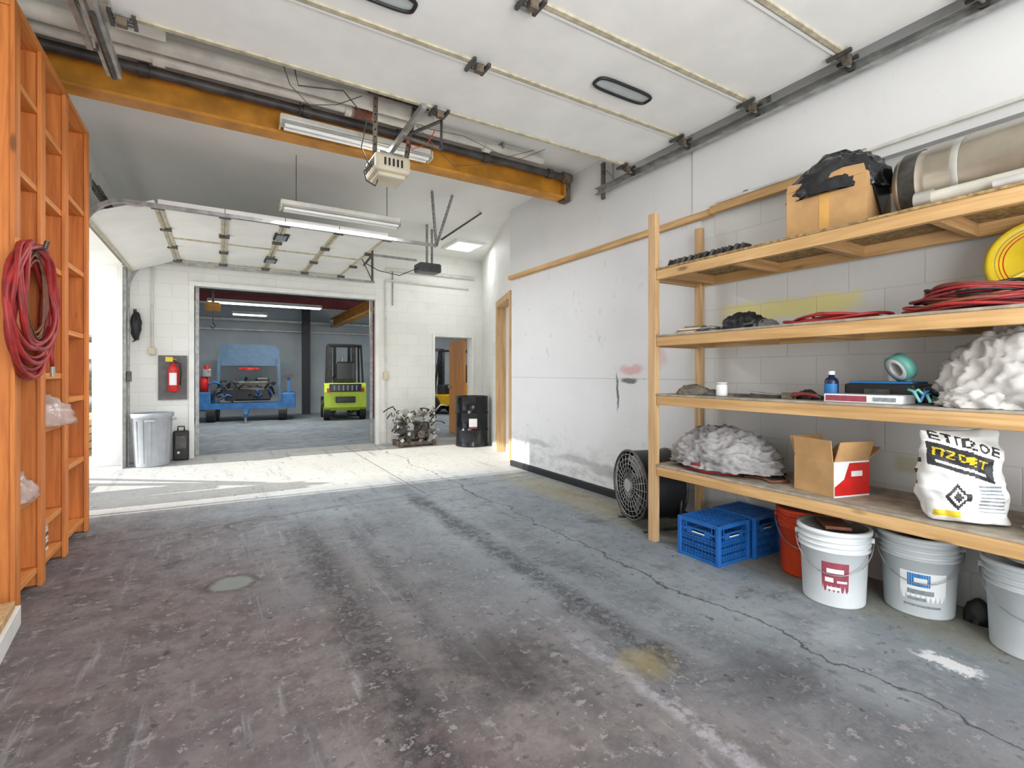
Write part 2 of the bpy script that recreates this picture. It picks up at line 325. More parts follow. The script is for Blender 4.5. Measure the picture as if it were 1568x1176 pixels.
b=B('door_1'); b.box((4.335,9.50,1.0),(.045,.76,1.98),WOODD); b.cyl((4.26,9.80,1.0),(4.31,9.80,1.0),.03,STRAP); b.done(.004)
b=B('skylight_panel'); b.bb(3.5,3.98,7.62,8.2,CZ-.02,CZ-.002,SKYL); b.bb(3.45,3.5,7.57,8.25,CZ-.04,CZ-.001,WHITE); b.bb(3.98,4.02,7.57,8.25,CZ-.04,CZ-.001,WHITE); b.bb(3.5,3.98,7.57,7.62,CZ-.04,CZ-.001,WHITE); b.bb(3.5,3.98,8.2,8.25,CZ-.04,CZ-.001,WHITE); b.done()
# ---------------------------------------------------------------- outside
GR=mat('outside_ground','#d6d2c8',.9,0,.12,2); HED=mat('dry_brush','#75704f',.9,0,.4,9)
solid('ground_outside',[(-30,-1.5,-25,30,-.2,-.03),],GR)
FW=mat('fence_wood','#7d6f60',.8,0,.2)
b=B('wood_fence')
for i in range(36): b.box((-9+.25*i-2,24,.9),(.2,.04,1.86),FW)
b.bar((-11,24.04,.5),(-2,24.04,.5),.04,.1,WOODX); b.bar((-11,24.04,1.5),(-2,24.04,1.5),.04,.1,WOODX); b.done()
b=B('brush_pile'); b.lump((-4.2,18.5,-.03),(1.2,1.0,1.5),HED,3,.35,3,4); b.lump((-5.6,20,-.03),(1.3,1.2,2.3),HED,5,.35,3,4); b.done()
b=B('lumber_stack')
for i in range(3):
    for j in range(5): b.box((-1.85-.16*i,11.1,.02+.12*j),(.14,2.0,.1),WOODP if (i+j)%2 else WOODX)
b.done()
b=B('storage_rack')
for x in (-1.8,-2.8):
    for y in (13,14.2): b.box((x,y,1.1),(.06,.06,2.26),DKST)
for z in (.6,1.3,2.0):
    b.box((-2.3,13.6,z),(1.0,1.3,.05),RUST)
    for k in range(4): b.lump((-1.95-.22*k,13.3+.2*(k%2),z+.025),(.13,.15,.2),[HED,CARD,WHITE,MAROON][k],k+z,.2,3,2)
b.done()
b=B('unseen_shadow_pallets')  # unseen pallets and leaning bars, added to shade the side bay floor
for st,(y,h) in enumerate(((6.28,9),(6.72,6),(7.1,2))):
    for k in range(h):
        z=-.03+.145*k
        for yy in (-.17,0,.17): b.box((-2.1,y+yy,z+.06),(.9,.05,.08),WOODX)
        for xx in range(6): b.box((-2.48+.15*xx,y,z+.11),(.1,.40,.02),WOODP)
b.bar((-1.6,6.2,1.3),(-1.6,7.6,-.03),.05,.09,WOODP); b.bar((-1.62,6.6,1.0),(-1.62,8.0,-.03),.04,.06,WOODX); b.done()
# ---------------------------------------------------------------- beam and pipes
b=B('steel_beam')
b.bb(-1.15,3.40,4.48,4.64,3.30,3.325,ORBEAM); b.bb(-1.15,3.40,4.48,4.64,3.51,3.535,ORBEAM); b.bb(-1.15,3.40,4.55,4.57,3.32,3.515,ORBEAM)
b.bb(3.38,3.40,4.48,4.64,3.30,3.535,ORBEAM)
b.bb(3.401,3.485,4.5,4.62,3.28,3.56,RUST)
b.bb(-1.269,-1.15,4.48,4.64,3.26,3.56,BRBEAM); b.done(.003)
b=B('dark_pipe_run'); b.cyl((-1.2,4.42,3.50),(3.3,4.42,3.50),.038,BLKPIPE)
for x in (-.5,.6,1.4,2.3,3.1): b.cyl((x,4.42,3.50),(x+.06,4.42,3.50),.050,BLKPIPE)
b.cyl((3.3,4.42,3.50),(3.42,4.42,3.50),.055,RUST); b.done()
b=B('white_pipe_run')
b.cyl((-1.2,4.22,3.50),(2.9,4.22,3.52),.036,WPIPE); b.cyl((-1.2,4.03,3.50),(1.6,4.03,3.51),.055,WPIPE)
for x in (-.4,.9,2.2):
    b.cyl((x,4.22,3.5),(x+.07,4.22,3.5),.046,WPIPE); b.box((x+.2,4.22,3.545),(.02,.1,.06),GALV)
b.cyl((.95,4.22,3.50),(1.12,4.22,3.50),.046,BROWNH); b.done()
b=B('upper_conduit'); b.cyl((-1.2,3.74,3.52),(3.3,3.74,3.53),.018,WPIPE); b.box((-.42,3.70,3.48),(.26,.2,.16),WHITE,bev=.01); b.done()
# ---------------------------------------------------------------- near overhead door
b=B('garage_door_overhead')
ys=[-1.0,-.38,.24,.93,1.55,2.17,2.79,3.43]; X0,X1=-.50,3.35; Z0=3.27
for i in range(len(ys)-1):
    b.bb(X0,X1,ys[i]+.004,ys[i+1]-.004,Z0,Z0+.045,DOORW,.004)
    b.bb(X0,X1,ys[i+1]-.035,ys[i+1]-.006,Z0-.012,Z0,TAN); b.bb(X0,X1,ys[i]+.006,ys[i]+.022,Z0-.009,Z0,DOORW)
for i in range(2,len(ys)):
    for x in (X0+.04,1.41,X1-.04):
        b.box((x,ys[i]-.0,Z0-.018),(.07,.11,.012),GALV); b.box((x,ys[i]-.03,Z0-.045),(.05,.035,.05),RUST); b.cyl((x-.04,ys[i],Z0-.03),(x+.05,ys[i],Z0-.03),.012,DKST)
        b.box((x-.05,ys[i]-.01,Z0-.022),(.02,.14,.02),DKST); b.box((x+.055,ys[i]-.01,Z0-.022),(.02,.12,.02),DKST)
    b.cyl((X1-.04,ys[i]-.02,Z0-.06),(X1+.09,ys[i]-.02,Z0-.06),.01,GALV); b.cyl((X1+.02,ys[i]-.02,Z0-.06),(X1+.045,ys[i]-.02,Z0-.06),.028,DKST)
for cx in (.66,2.41):
    cy=2.52; L=.24; W=.06; out=[]
    f=lambda v:(abs(v)**.5)*(1 if v>0 else -1)
    for k in range(40):
        t=2*PI*k/40; out.append((cx+L*f(math.cos(t)),cy+W*f(math.sin(t)),Z0-.01))
    b.tube(out,.011,BLACK,6,True)
    b.add([(p[0],p[1],Z0-.006) for p in out],[tuple(range(40))],mat('window_glass_frosted','#b9c2c2',.2,0,.05))
b.done()
b=B('door_track_right')
for dx,dz,w,h in ((0,0,.006,.06),(-.022,.03,.05,.006),(-.022,-.03,.05,.006)): b.bb(3.43+dx-w/2,3.43+dx+w/2,-1.4,3.96,3.205+dz-h/2,3.205+dz+h/2,GALV)
b.bb(3.44,3.47,-1.4,3.96,3.235,3.26,GALV)
for y in (.6,2.1,3.75):
    b.bar((3.45,y,3.2),(3.45,y,CZ-.002),.03,.004,GALV); b.bar((3.45,y,3.3),(3.45,y+.2,3.5),.02,.004,GALV)
b.bar((3.45,3.9,3.12),(3.45,3.9,3.5),.04,.03,RUST); b.done()
b=B('door_track_left')
for x in (-.545,-.60): b.bar((x,-1.4,3.2),(x,3.96,3.2),.02,.05,GALV)
b.bar((-.68,2.6,3.3),(-.68,3.9,3.3),.03,.04,GALV); b.bar((-.60,3.62,3.15),(-.60,3.62,CZ-.002),.03,.01,DKST); b.bar((-.6,3.4,3.2),(-.70,3.6,3.45),.03,.01,DKST)
b.cyl((-.57,3.3,3.17),(-.57,3.95,3.17),.015,DKST); b.done()
def perf(b,p,q,w=.035,m=None):
    m=m or RUST; p,q=Vector(p),Vector(q); b.bar(p,q,w,.004,m); b.bar(p+Vector((w/2,0,0)),q+Vector((w/2,0,0)),.004,w,m)
    n=int((q-p).length/.05)
    for i in range(n):
        c=p.lerp(q,(i+.5)/n); b.box(c,(.012,.012,.012),BLACK)
b=B('garage_door_opener')
b.box((1.23,4.12,3.03),(.30,.34,.15),BEIGE,bev=.03); b.box((1.23,4.12,2.95),(.24,.26,.05),BEIGE,bev=.02); b.box((1.23,4.12,3.115),(.2,.24,.03),GALV)
for i in range(5): b.box((1.16+.035*i,3.947,3.03),(.015,.012,.06),GRILL)
for i in range(6): b.box((1.078,4.0+.045*i,3.03),(.010,.014,.07),GRILL)
perf(b,(.98,3.85,3.50),(1.48,3.85,3.50)); perf(b,(1.10,4.05,3.10),(1.06,3.87,3.50)); perf(b,(1.36,4.05,3.10),(1.38,3.87,3.50)); perf(b,(1.10,4.22,3.10),(1.38,4.22,3.10))
b.bar((1.06,3.85,3.5),(1.06,3.85,CZ-.002),.03,.004,RUST); b.bar((1.38,3.85,3.5),(1.38,3.85,CZ-.002),.03,.004,RUST)
b.bar((1.23,4.2,3.15),(1.23,3.25,3.17),.035,.04,GALV); b.bar((1.23,3.7,3.14),(1.45,3.47,3.22),.03,.01,DKST); b.bar((1.45,3.47,3.0),(1.45,3.46,3.25),.03,.01,DKST); b.bar((1.2,3.62,3.1),(1.47,3.5,3.02),.02,.02,RUST)
b.tube([(1.08,4.05,3.02),(1.0,4.0,2.93),(1.02,4.0,2.86),(1.1,4.03,2.84),(1.14,4.1,2.92)],.005,BLACK)
b.tube([(1.08,4.15,3.05),(.98,4.0,3.12),(1.0,3.9,3.3),(.8,3.8,3.42),(.5,3.9,3.42),(.45,3.8,3.52)],.005,DKST)
b.tube([(1.3,3.6,3.2),(1.7,3.8,3.05),(2.2,3.7,3.15),(2.5,3.6,3.3)],.0025,DKST); b.tube([(1.35,3.6,3.2),(1.7,3.6,3.22),(2.1,3.6,3.14),(2.35,3.55,3.24)],.0025,DKST)
b.tube([(1.25,3.75,3.2),(1.3,3.7,3.06),(1.42,3.68,3.12),(1.45,3.6,3.2)],.004,REDP)
b.tube([(.35,3.7,3.5),(.42,3.7,3.3),(.55,3.75,3.22),(.75,3.8,3.3),(.95,3.85,3.45)],.003,DKST)
b.done()
def fixture(name,x0,x1,y,z,zc,m,hw=.11):
    b=B(name); b.box(((x0+x1)/2,y,z+.045),(x1-x0,hw*1.1,.05),FIXW,bev=.01)
    b.extr([(x0,y-hw*.55,z+.02),(x0,y-hw,z-.005),(x0,y+hw,z-.005),(x0,y+hw*.55,z+.02)],(x1-x0,0,0),FIXW)
    for dy in (-hw*.5,hw*.5): b.cyl((x0+.03,y+dy,z-.025),(x1-.03,y+dy,z-.025),.016,m,seg=12)
    for x in (x0,x1): b.box((x,y,z+.005),(.012,hw*2,.07),BEIGE)
    for x in (x0+.15,x1-.15): b.cyl((x,y,z+.06),(x,y,zc-.002),.004,DKST,seg=6)
    return b.done()
fixture('fluorescent_fixture',.42,1.70,4.34,3.32,CZ,TUBEOFF,.065)
fixture('fluorescent_fixture',.54,1.80,5.55,3.02,CZ,TUBEOFF,.08)
# ---------------------------------------------------------------- far bay door (slides in from the left wall)
b=B('side_garage_door_overhead'); T=2.95
Y0,Y1=5.86,8.60
xs=[-.52,.05,.62,1.19,1.76]
def dsec(p,q):
    p=Vector(p);q=Vector(q); d=q-p; n=Vector((-d.z,0,d.x)).normalized()*.045
    b.extr([p,q,q+n,p+n],(0,Y1-Y0,0),DOORW)
    for k in (p,q-d.normalized()*.03): b.extr([k-n*.3,k+d.normalized()*.03-n*.3,k+d.normalized()*.03,k],(0,Y1-Y0,0),TAN)
dsec((-1.06,Y0,2.72),(-.53,Y0,T-.01))
for i in range(4): dsec((xs[i]+.004,Y0,T),(xs[i+1]-.004,Y0,T))
for x in xs:
    for y in (Y0+.05,6.77,7.68,Y1-.05): b.box((x,y,T-.025),(.11,.06,.03),DKST)
for i in range(4):
    for y in (Y0+.03,7.23,Y1-.03): b.bb(xs[i],xs[i+1],y-.02,y+.02,T-.012,T,TAN)
for y in (6.5,7.95):
    b.box((.64,y,T-.012),(.16,.3,.015),BLACK,bev=.005); b.box((.64,y,T-.022),(.11,.24,.006),LABG)
b.done()
def ctrack(b,y):
    R=.35; xz=[(-1.10,0.0),(-1.10,2.45)]+[(-1.10+R-R*math.cos(t),2.45+R*1.3*math.sin(t)) for t in [PI/2*k/10 for k in range(1,11)]]+[(2.35,2.905)]
    for a,c in zip(xz,xz[1:]): b.bar((a[0],y,a[1]),(c[0],y,c[1]),.035,.045,GALV,(0,1,0))
b=B('side_door_track'); ctrack(b,5.78)
perf(b,(2.33,5.76,2.9),(2.27,5.76,CZ-.003),.03,GALV)
perf(b,(2.33,5.76,2.9),(2.55,5.76,CZ-.003),.03,GALV); b.done()
b=B('side_door_track'); ctrack(b,8.66)
perf(b,(2.30,8.66,2.90),(2.30,8.66,CZ-.003)); b.bar((2.30,8.66,2.95),(2.0,8.66,CZ-.003),.03,.01,RUST); b.done()
b=B('side_door_springs'); b.cyl((-1.02,5.9,3.08),(-1.02,8.6,3.08),.02,DKST)
for y0 in (6.1,7.4): b.tube([(-1.02+.035*math.cos(k*.9),y0+.008*k,3.08+.035*math.sin(k*.9)) for k in range(110)],.006,DKST,5)
for y in (5.88,7.25,8.6): b.box((-1.08,y,3.08),(.13,.02,.14),GALV)
b.done()
b=B('side_door_opener'); b.box((2.78,7.2,2.92),(.36,.28,.14),mat('dark_opener','#4a4b4e',.4),bev=.03); b.box((2.95,7.2,2.9),(.06,.2,.08),LABW,bev=.01)
b.bar((2.6,7.2,3.03),(-1.0,7.2,3.04),.03,.03,GALV); perf(b,(2.72,7.1,2.98),(2.72,7.1,CZ-.003),.03,GALV); perf(b,(2.88,7.3,2.98),(2.88,7.3,CZ-.003),.03,GALV)
b.bar((1.9,7.2,3.0),(1.80,7.2,2.86),.02,.03,DKST); b.tube([(2.6,7.15,2.9),(2.3,7.1,2.75),(2.0,7.15,2.8),(1.82,7.2,2.9)],.006,BLACK); b.done()
b=B('brace_rod'); b.bar((2.40,5.74,2.98),(3.2,6.2,CZ-.003),.02,.02,DKST); b.done()
b=B('vertical_jamb_strip'); b.bb(-1.14,-1.10,8.45,8.62,0,2.75,GALV); b.bb(-1.14,-1.13,8.40,8.45,0,2.8,WHITE); b.box((-1.07,8.5,1.25),(.05,.08,.14),DKST,bev=.005); b.done()
b=B('wall_conduit'); b.cyl((2.62,8.88,0.0),(2.62,8.88,3.0),.018,WPIPE); b.cyl((2.62,8.88,3.0),(4.3,8.88,2.98),.018,WPIPE); b.box((2.62,8.865,1.25),(.1,.06,.14),BEIGE,bev=.006)
b.cyl((-.85,8.88,1.55),(-.85,8.88,2.9),.016,WPIPE); b.box((-.85,8.865,1.62),(.09,.06,.10),BEIGE,bev=.006); b.cyl((2.62,8.87,3.2),(4.4,8.87,3.2),.03,WPIPE)
b.cyl((2.75,8.885,2.55),(2.75,8.885,3.19),.012,GALV); b.done()
b=B('hanging_tool'); b.lump((-1.03,8.82,1.98),(.05,.05,.16),BLACK,4,.3,3,3,False); b.tube([(-1.05,8.86,2.2),(-1.02,8.8,2.05),(-1.0,8.8,1.78),(-1.07,8.8,1.75)],.010,DKST); b.box((-1.05,8.885,2.2),(.04,.025,.05),DKST); b.done()
b=B('fire_extinguisher'); b.bb(-.775,-.42,8.865,8.899,.90,1.56,BLD)
c=(-.585,8.78)
b.lathe([(0,1.02),(.06,1.02),(.068,1.035),(.068,1.36),(.06,1.39),(.03,1.42),(.022,1.45),(0,1.45)],(c[0],c[1],0),REDP,20)
b.cyl((c[0],c[1],1.44),(c[0],c[1],1.49),.02,DKST); b.box((c[0]-.03,c[1],1.51),(.14,.02,.018),YEL,rot=(0,.3,0)); b.box((c[0]-.03,c[1],1.49),(.13,.02,.012),DKST); b.box((c[0]-.05,c[1]-.03,1.50),(.09,.006,.07),YEL)
b.tube([(c[0]+.02,c[1],1.46),(c[0]+.08,c[1],1.44),(c[0]+.095,c[1],1.3),(c[0]+.085,c[1]-.01,1.12)],.01,BLACK); b.patch((c[0],c[1],0),.0695,.0695,1.12,1.3,-2.3,-.9,LABW,8); b.box((c[0],8.85,1.3),(.05,.03,.08),DKST); b.done()
b=B('trash_can'); R1,R0,H=.245,.2,.74
b.lathe([(0,0),(R0,0),(R0+.005,.02),(R1-.015,H-.07),(R1+.005,H-.06),(R1+.012,H-.01),(R1+.004,H),(R1-.02,H),(R0-.02,.04),(0,.04)],(-.81,8.50,0),TRASH,40)
for k in range(16):
    a=2*PI*k/16; b.bar((-.81+R0*math.cos(a),8.50+R0*math.sin(a),.06),(-.81+(R1-.015)*math.cos(a),8.50+(R1-.015)*math.sin(a),H-.1),.02,.008,TRASH)
b.box((-.81,8.50-.26,H-.1),(.12,.04,.03),TRASH,bev=.01); b.box((-.81+.26,8.50,H-.1),(.04,.12,.03),TRASH,bev=.01); b.done()
b=B('tool_case'); b.box((-.49,8.80,.22),(.2,.12,.44),BLKPL,bev=.02); b.box((-.49,8.73,.27),(.14,.02,.2),DKST,bev=.006); b.tube([(-.53,8.8,.44),(-.53,8.8,.5),(-.45,8.8,.5),(-.45,8.8,.44)],.01,BLKPL); b.box((-.52,8.734,.12),(.03,.012,.03),LABW); b.done()
b=B('oil_drum'); r=.29; pr=[(0,.03),(r-.02,.03),(r,.0),(r+.005,.01)]
pr+=[(r-.004,.03),(r-.004,.27),(r+.010,.285),(r+.010,.295),(r-.004,.31),(r-.004,.57),(r+.010,.585),(r+.010,.595),(r-.004,.61),(r-.004,.85),(r+.006,.86),(r+.006,.885),(r-.012,.885),(r-.015,.865),(0,.865)]
b.lathe(pr,(3.90,7.92,0),mat('drum_black_gloss','#26282c',.18,.45,.1),44); b.cyl((3.78,7.8,.865),(3.78,7.8,.88),.03,GALV); b.patch((3.90,7.92,0),.2875,.2875,.36,.5,-2.2,-1.7,LABW); b.patch((3.90,7.92,0),.2875,.2875,.33,.36,-2.2,-1.7,LABR); b.done()
b=B('salvaged_engine'); rr=random.Random(3); cx,cy=3.02,8.48
ST=[DKST,GALV,RUST,BLKPIPE,STRAP,WPIPE]
b.box((cx,cy,.27),(.42,.34,.3),DKST,bev=.02); b.box((cx-.02,cy,.46),(.32,.26,.12),GALV,bev=.02)
for x in (-.3,.3): b.box((cx+x,cy,.05),(.06,.46,.1),RUST)
b.box((cx,cy-.18,.06),(.6,.06,.06),RUST); b.box((cx,cy+.18,.06),(.6,.06,.06),RUST)
for i in range(4): b.cyl((cx-.15+.1*i,cy-.02,.5),(cx-.15+.1*i,cy-.02,.60),.03,STRAP)
b.cyl((cx-.3,cy-.05,.3),(cx-.22,cy-.05,.3),.13,DKST); b.cyl((cx+.22,cy-.1,.33),(cx+.34,cy-.1,.33),.09,GALV); b.cyl((cx+.05,cy-.24,.22),(cx+.05,cy-.17,.22),.07,RUST)
b.cyl((cx-.16,cy-.25,.36),(cx-.16,cy-.17,.36),.07,GALV)
for k in range(120):
    x,y,z=cx+rr.uniform(-.38,.38),cy+rr.uniform(-.24,.1),rr.uniform(.08,.64)
    if k%3==0: b.box((x,y,z),(rr.uniform(.03,.1),rr.uniform(.03,.08),rr.uniform(.02,.09)),rr.choice(ST),rot=(rr.random(),rr.random(),rr.random()))
    elif k%3==1:
        p=Vector((x,y,z)); b.cyl(p,p+Vector((rr.uniform(-.1,.1),rr.uniform(-.05,.05),rr.uniform(-.04,.06))),rr.uniform(.012,.03),rr.choice(ST),seg=10)
    else:
        p=Vector((x,y,z)); q=p+Vector((rr.uniform(-.25,.25),rr.uniform(-.06,.06),rr.uniform(-.15,.15))); q.z=max(q.z,.05)
        b.tube([p,p.lerp(q,.3)+Vector((0,-.06,.08)),p.lerp(q,.7)+Vector((0,-.05,.05)),q],.011,rr.choice([DKST,BLACK,WPIPE,STRAP]))
b.done()
# ---------------------------------------------------------------- annex content
b=B('annex_steel_frame')
b.box((2.35,16.6,1.67),(.22,.22,3.34),GRILL); b.box((3.85,14.2,1.67),(.16,.16,3.34),MAROON)
b.box((4.15,14.2,3.2),(10.5,.16,.26),MAROON); b.box((4.15,11.6,3.2),(10.5,.16,.26),MAROON)
b.bb(3.1,3.3,9.3,16.7,2.78,2.82,ORBEAM); b.bb(3.1,3.3,9.3,16.7,3.04,3.07,ORBEAM); b.bb(3.19,3.21,9.3,16.7,2.8,3.05,ORBEAM)
for y in (11.6,14.2): b.box((3.2,y,3.1),(.1,.06,.1),MAROON)
b.cyl((-1.2,16.7,2.9),(9.4,16.7,2.9),.04,WPIPE); b.cyl((-1.2,16.75,2.6),(9.4,16.75,2.6),.025,WPIPE)
b.cyl((-1.2,15.4,3.22),(9.4,15.4,3.22),.05,WPIPE); b.done()
b=B('chain_hoist'); b.box((-.1,10.4,2.50),(.22,.2,.16),ORBEAM,bev=.03); b.cyl((-.22,10.4,2.5),(.02,10.4,2.5),.07,ORBEAM); b.box((-.1,10.4,2.96),(.04,.04,.78),DKST); b.cyl((-.1,10.4,2.42),(-.1,10.4,2.2),.008,DKST)
b.tube([(-.1,10.4,2.2),(-.06,10.4,2.16),(-.1,10.4,2.11),(-.14,10.4,2.15)],.012,DKST); b.done()
b=B('roll_door_hood'); b.bar((-.33,9.2,2.75),(2.5,9.2,2.75),.14,.12,DKST); b.bar((-.30,9.15,0),(-.30,9.15,2.7),.05,.05,GALV); b.bar((2.42,9.15,0),(2.42,9.15,2.7),.05,.05,GALV); b.done()
fixture('fluorescent_fixture',-.25,2.3,13.6,3.0,3.36,TUBE); fixture('fluorescent_fixture',.3,1.2,15.9,2.98,3.36,TUBE); fixture('fluorescent_fixture',5.5,8,13.6,3.0,3.36,TUBE)
def forklift(name,x,y,rz,col,sc=1):
    b=B(name); b.M=Matrix.Translation((x,y,0))@Matrix.Rotation(rz,4,'Z')@Matrix.Scale(sc,4)
    b.extr([(-.52,-.62,.25),(-.52,-.80,.35),(-.52,-.84,.75),(-.52,-.72,.98),(-.52,-.1,.98),(-.52,-.1,.25)],(1.04,0,0),col)
    b.box((0,-.83,.86),(.8,.1,.2),BLKPL,bev=.02); b.box((0,-.86,.55),(.5,.06,.16),BLKPL,bev=.02)
    for i in range(6): b.box((-.28+.11*i,-.895,.86),(.03,.02,.14),LABG)
    b.box((0,.3,.45),(1.0,.9,.35),col,bev=.03); b.box((0,.35,.75),(.9,.25,.35),GRILL,bev=.03)
    b.box((0,-.25,1.05),(.5,.5,.12),BLKPL,bev=.04); b.box((0,-.48,1.3),(.48,.1,.5),BLKPL,bev=.04)
    for sx in (-1,1):
        b.bar((sx*.46,-.55,.95),(sx*.42,-.4,1.98),.05,.05,BLACK); b.bar((sx*.46,.6,.6),(sx*.42,.4,1.98),.05,.05,BLACK); b.bar((sx*.42,-.42,1.98),(sx*.42,.42,1.98),.05,.06,BLACK)
        b.bar((sx*.33,.88,.1),(sx*.33,.88,2.1),.09,.12,DKST); b.bar((sx*.2,.9,.1),(sx*.2,.9,2.08),.06,.08,BLACK)
        b.cyl((sx*.38,-.45,.24),(sx*.53,-.45,.24),.24,BLACK,seg=24); b.cyl((sx*.54,-.45,.24),(sx*.535,-.45,.24),.12,col)
        b.cyl((sx*.40,.6,.29),(sx*.58,.6,.29),.29,BLACK,seg=24); b.cyl((sx*.585,.6,.29),(sx*.59,.6,.29),.14,col)
        b.box((sx*.25,1.5,.08),(.12,1.1,.05),DKST); b.box((sx*.4,-.86,.8),(.12,.03,.1),REDP)
    for i in range(7): b.box((0,-.36+.12*i,2.0),(.84,.03,.04),BLACK)
    for z in (.2,1.1,2.05): b.box((0,.9,z),(.6,.06,.1),DKST)
    b.box((0,.98,.5),(.9,.05,.08),DKST); b.cyl((.0,.85,.3),(0,.85,1.7),.04,STRAP)
    b.tube([(.18*math.cos(t),.1+.1*math.sin(t),1.2+.14*math.sin(t)) for t in [2*PI*k/16 for k in range(16)]],.015,BLACK,6,True); b.cyl((0,.3,.9),(0,.1,1.2),.025,BLACK)
    return b.done()
forklift('forklift',3.08,14.6,-.15,LIME,1.04); forklift('forklift',6.5,14.2,.5,mat('yellow_forklift','#d6a51c',.4,0,.1))
b=B('skid_mounted_machine'); b.M=Matrix.Translation((.70,15.3,0))@Matrix.Rotation(-.12,4,'Z')
b.box((0,0,.42),(2.2,.9,.1),BLUEM); b.box((0,-.45,.42),(2.3,.06,.16),BLUEM); b.box((-1.0,0,.55),(.3,.9,.5),BLUEM,bev=.03); b.box((1.0,0,.55),(.34,.9,.42),BLUEM,bev=.03)
for sx in (-.85,.85):
    b.cyl((sx-.1,-.3,.22),(sx+.1,-.3,.22),.22,BLACK,seg=24); b.cyl((sx-.1,.3,.22),(sx+.1,.3,.22),.22,BLACK,seg=24)
    b.bar((sx*.9,.2,.4),(sx*.86,.2,1.75),.08,.08,PBLUE)
pan=[(-.72,.25,1.5),(-.76,.25,1.95),(-.6,.25,2.1),(.6,.25,2.1),(.76,.25,1.95),(.72,.25,1.5)]; b.extr(pan,(0,.12,0),PBLUE)
b.box((0,.1,1.42),(.5,.1,.05),REDP); b.lathe([(.0,0),(.2,.0),(.12,.06),(.0,.08)],(0,0,1.38),REDP,20); b.bar((0,.25,1.5),(0,.05,1.5),.04,.04,DKST)
b.box((0,-.05,.72),(1.1,.6,.34),BLKPL,bev=.04); b.box((.1,-.1,.96),(.8,.45,.24),DKST,bev=.04); b.cyl((-.4,-.3,.7),(-.4,-.42,.7),.16,BLACK,seg=24); b.box((.35,-.15,1.1),(.3,.3,.14),BLKPL,bev=.03)
rr=random.Random(9)
for k in range(34):
    p=Vector((rr.uniform(-.7,.7),rr.uniform(-.45,0),rr.uniform(.6,1.1))); q=p+Vector((rr.uniform(-.4,.4),rr.uniform(-.1,.1),rr.uniform(-.2,.1)))
    b.tube([p,p.lerp(q,.5)+Vector((0,-.08,.1)),q],.022,rr.choice([BLACK,DKST,GRILL,BLUEM]))
b.cyl((-.95,-.2,.8),(-.95,-.2,1.2),.05,GALV); b.box((-.95,-.25,1.3),(.2,.3,.22),GALV,bev=.03); b.cyl((-.95,-.35,1.4),(-.95,-.35,1.5),.06,REDP)
b.box((1.0,-.1,.95),(.08,.08,.5),BLUEM); b.box((1.0,-.1,1.22),(.25,.2,.12),DKST); b.bar((0,-.45,.36),(0,-1.1,.2),.1,.1,BLUEM); b.cyl((0,-1.05,0),(0,-1.05,.3),.03,GALV)
b.lathe([(0,.0),(.1,.0),(.1,.35),(.06,.43),(0,.45)],(-1.02,-.25,.80),REDP,14); b.done()
# ---------------------------------------------------------------- left wall shelf unit
b=B('wooden_bookcase'); XF=-.953; XB=-1.262; H=3.30
dv=[3.63,4.08,4.62,5.27]
for y in dv: b.bb(XB,XF-.0,y-.02,y+.02,0,H-.04,WOODL)
for y in dv: b.bb(XF,XF+.02,y-.045,y+.045,0,H,WOODL)
b.bb(XB,XF+.02,dv[0]-.03,dv[-1]+.03,H-.04,H,WOODLH)
lv=[[.10,.55,1.28,1.95,2.42,2.9],[.10,.34,.94,1.28,2.0,2.42,2.85],[.1,.6,1.1,1.6,2.1,2.6]]
for i in range(3):
    for z in lv[i]: b.bb(XB,XF,dv[i]+.02,dv[i+1]-.02,z-.02,z+.018,WOODLH)
b.bb(XB-.006,XB,dv[0],dv[-1],0,H-.04,WOODL); b.done(.003)
b=B('red_hose_coil'); rr=random.Random(5); cy,cz=3.70,1.70
for k in range(14):
    ry=.35+rr.uniform(-.08,.04); rz=.34+rr.uniform(-.08,.03); oy=rr.uniform(-.03,.03); x0=-.905+.013*(k%4)
    ph=rr.uniform(0,6)
    b.tube([(x0+.012*math.sin(3*t+ph),cy+oy+ry*math.cos(t)*(1-.12*math.sin(t)),cz-.03+(.34-rz)+rz*math.sin(t)+.012*math.sin(4*t+ph)) for t in [2*PI*j/48 for j in range(48)]],.012,RED,8,True)
for k in range(5):
    b.tube([(-.885,cy+.03+(.14+.02*k)*math.cos(t),cz+.03+(.27-.02*k)*math.sin(t)+.02*math.sin(3*t+k)) for t in [2*PI*j/36 for j in range(36)]],.007,BROWNH,6,True)
b.tube([(-.88,cy+.3,cz+.05),(-.88,cy+.33,cz-.15),(-.88,cy+.31,cz-.3),(-.88,cy+.32,cz-.36)],.011,RED); b.cyl((-.88,cy+.32,cz-.36),(-.88,cy+.33,cz-.42),.013,STRAP)
b.cyl((-.955,cy+.0,cz+.28),(-.84,cy+.0,cz+.30),.012,DKST); b.cyl((-.84,cy,cz+.30),(-.83,cy,cz+.34),.012,DKST); b.bb(-.932,-.915,cy-.12,4.06,cz+.25,cz+.32,WOODLH); b.done()
b=B('plastic_bag'); b.lump((-1.02,4.36,.96),(.15,.2,.16),PLAST,2,.2,2.5,4); b.done()
b=B('plastic_bag'); b.lump((-1.07,3.86,.57),(.13,.15,.14),PLAST,6,.22,2.5,4); b.done()
b=B('wire_coil_stack')
for k in range(8): b.tube([(-1.10+.11*math.cos(t),4.36+.15*math.sin(t),.132+.024*k) for t in [2*PI*j/28 for j in range(28)]],.012,[WPIPE,BROWNH,CLOTH][k%3],6,True)
b.done()
b=B('wood_offcut'); b.box((-.90,3.22,.05),(.09,.5,.1),WHITE,rot=(0,0,.1)); b.box((-.90,3.22,.12),(.06,.42,.04),WOODP,rot=(0,0,.1)); b.done(.003)
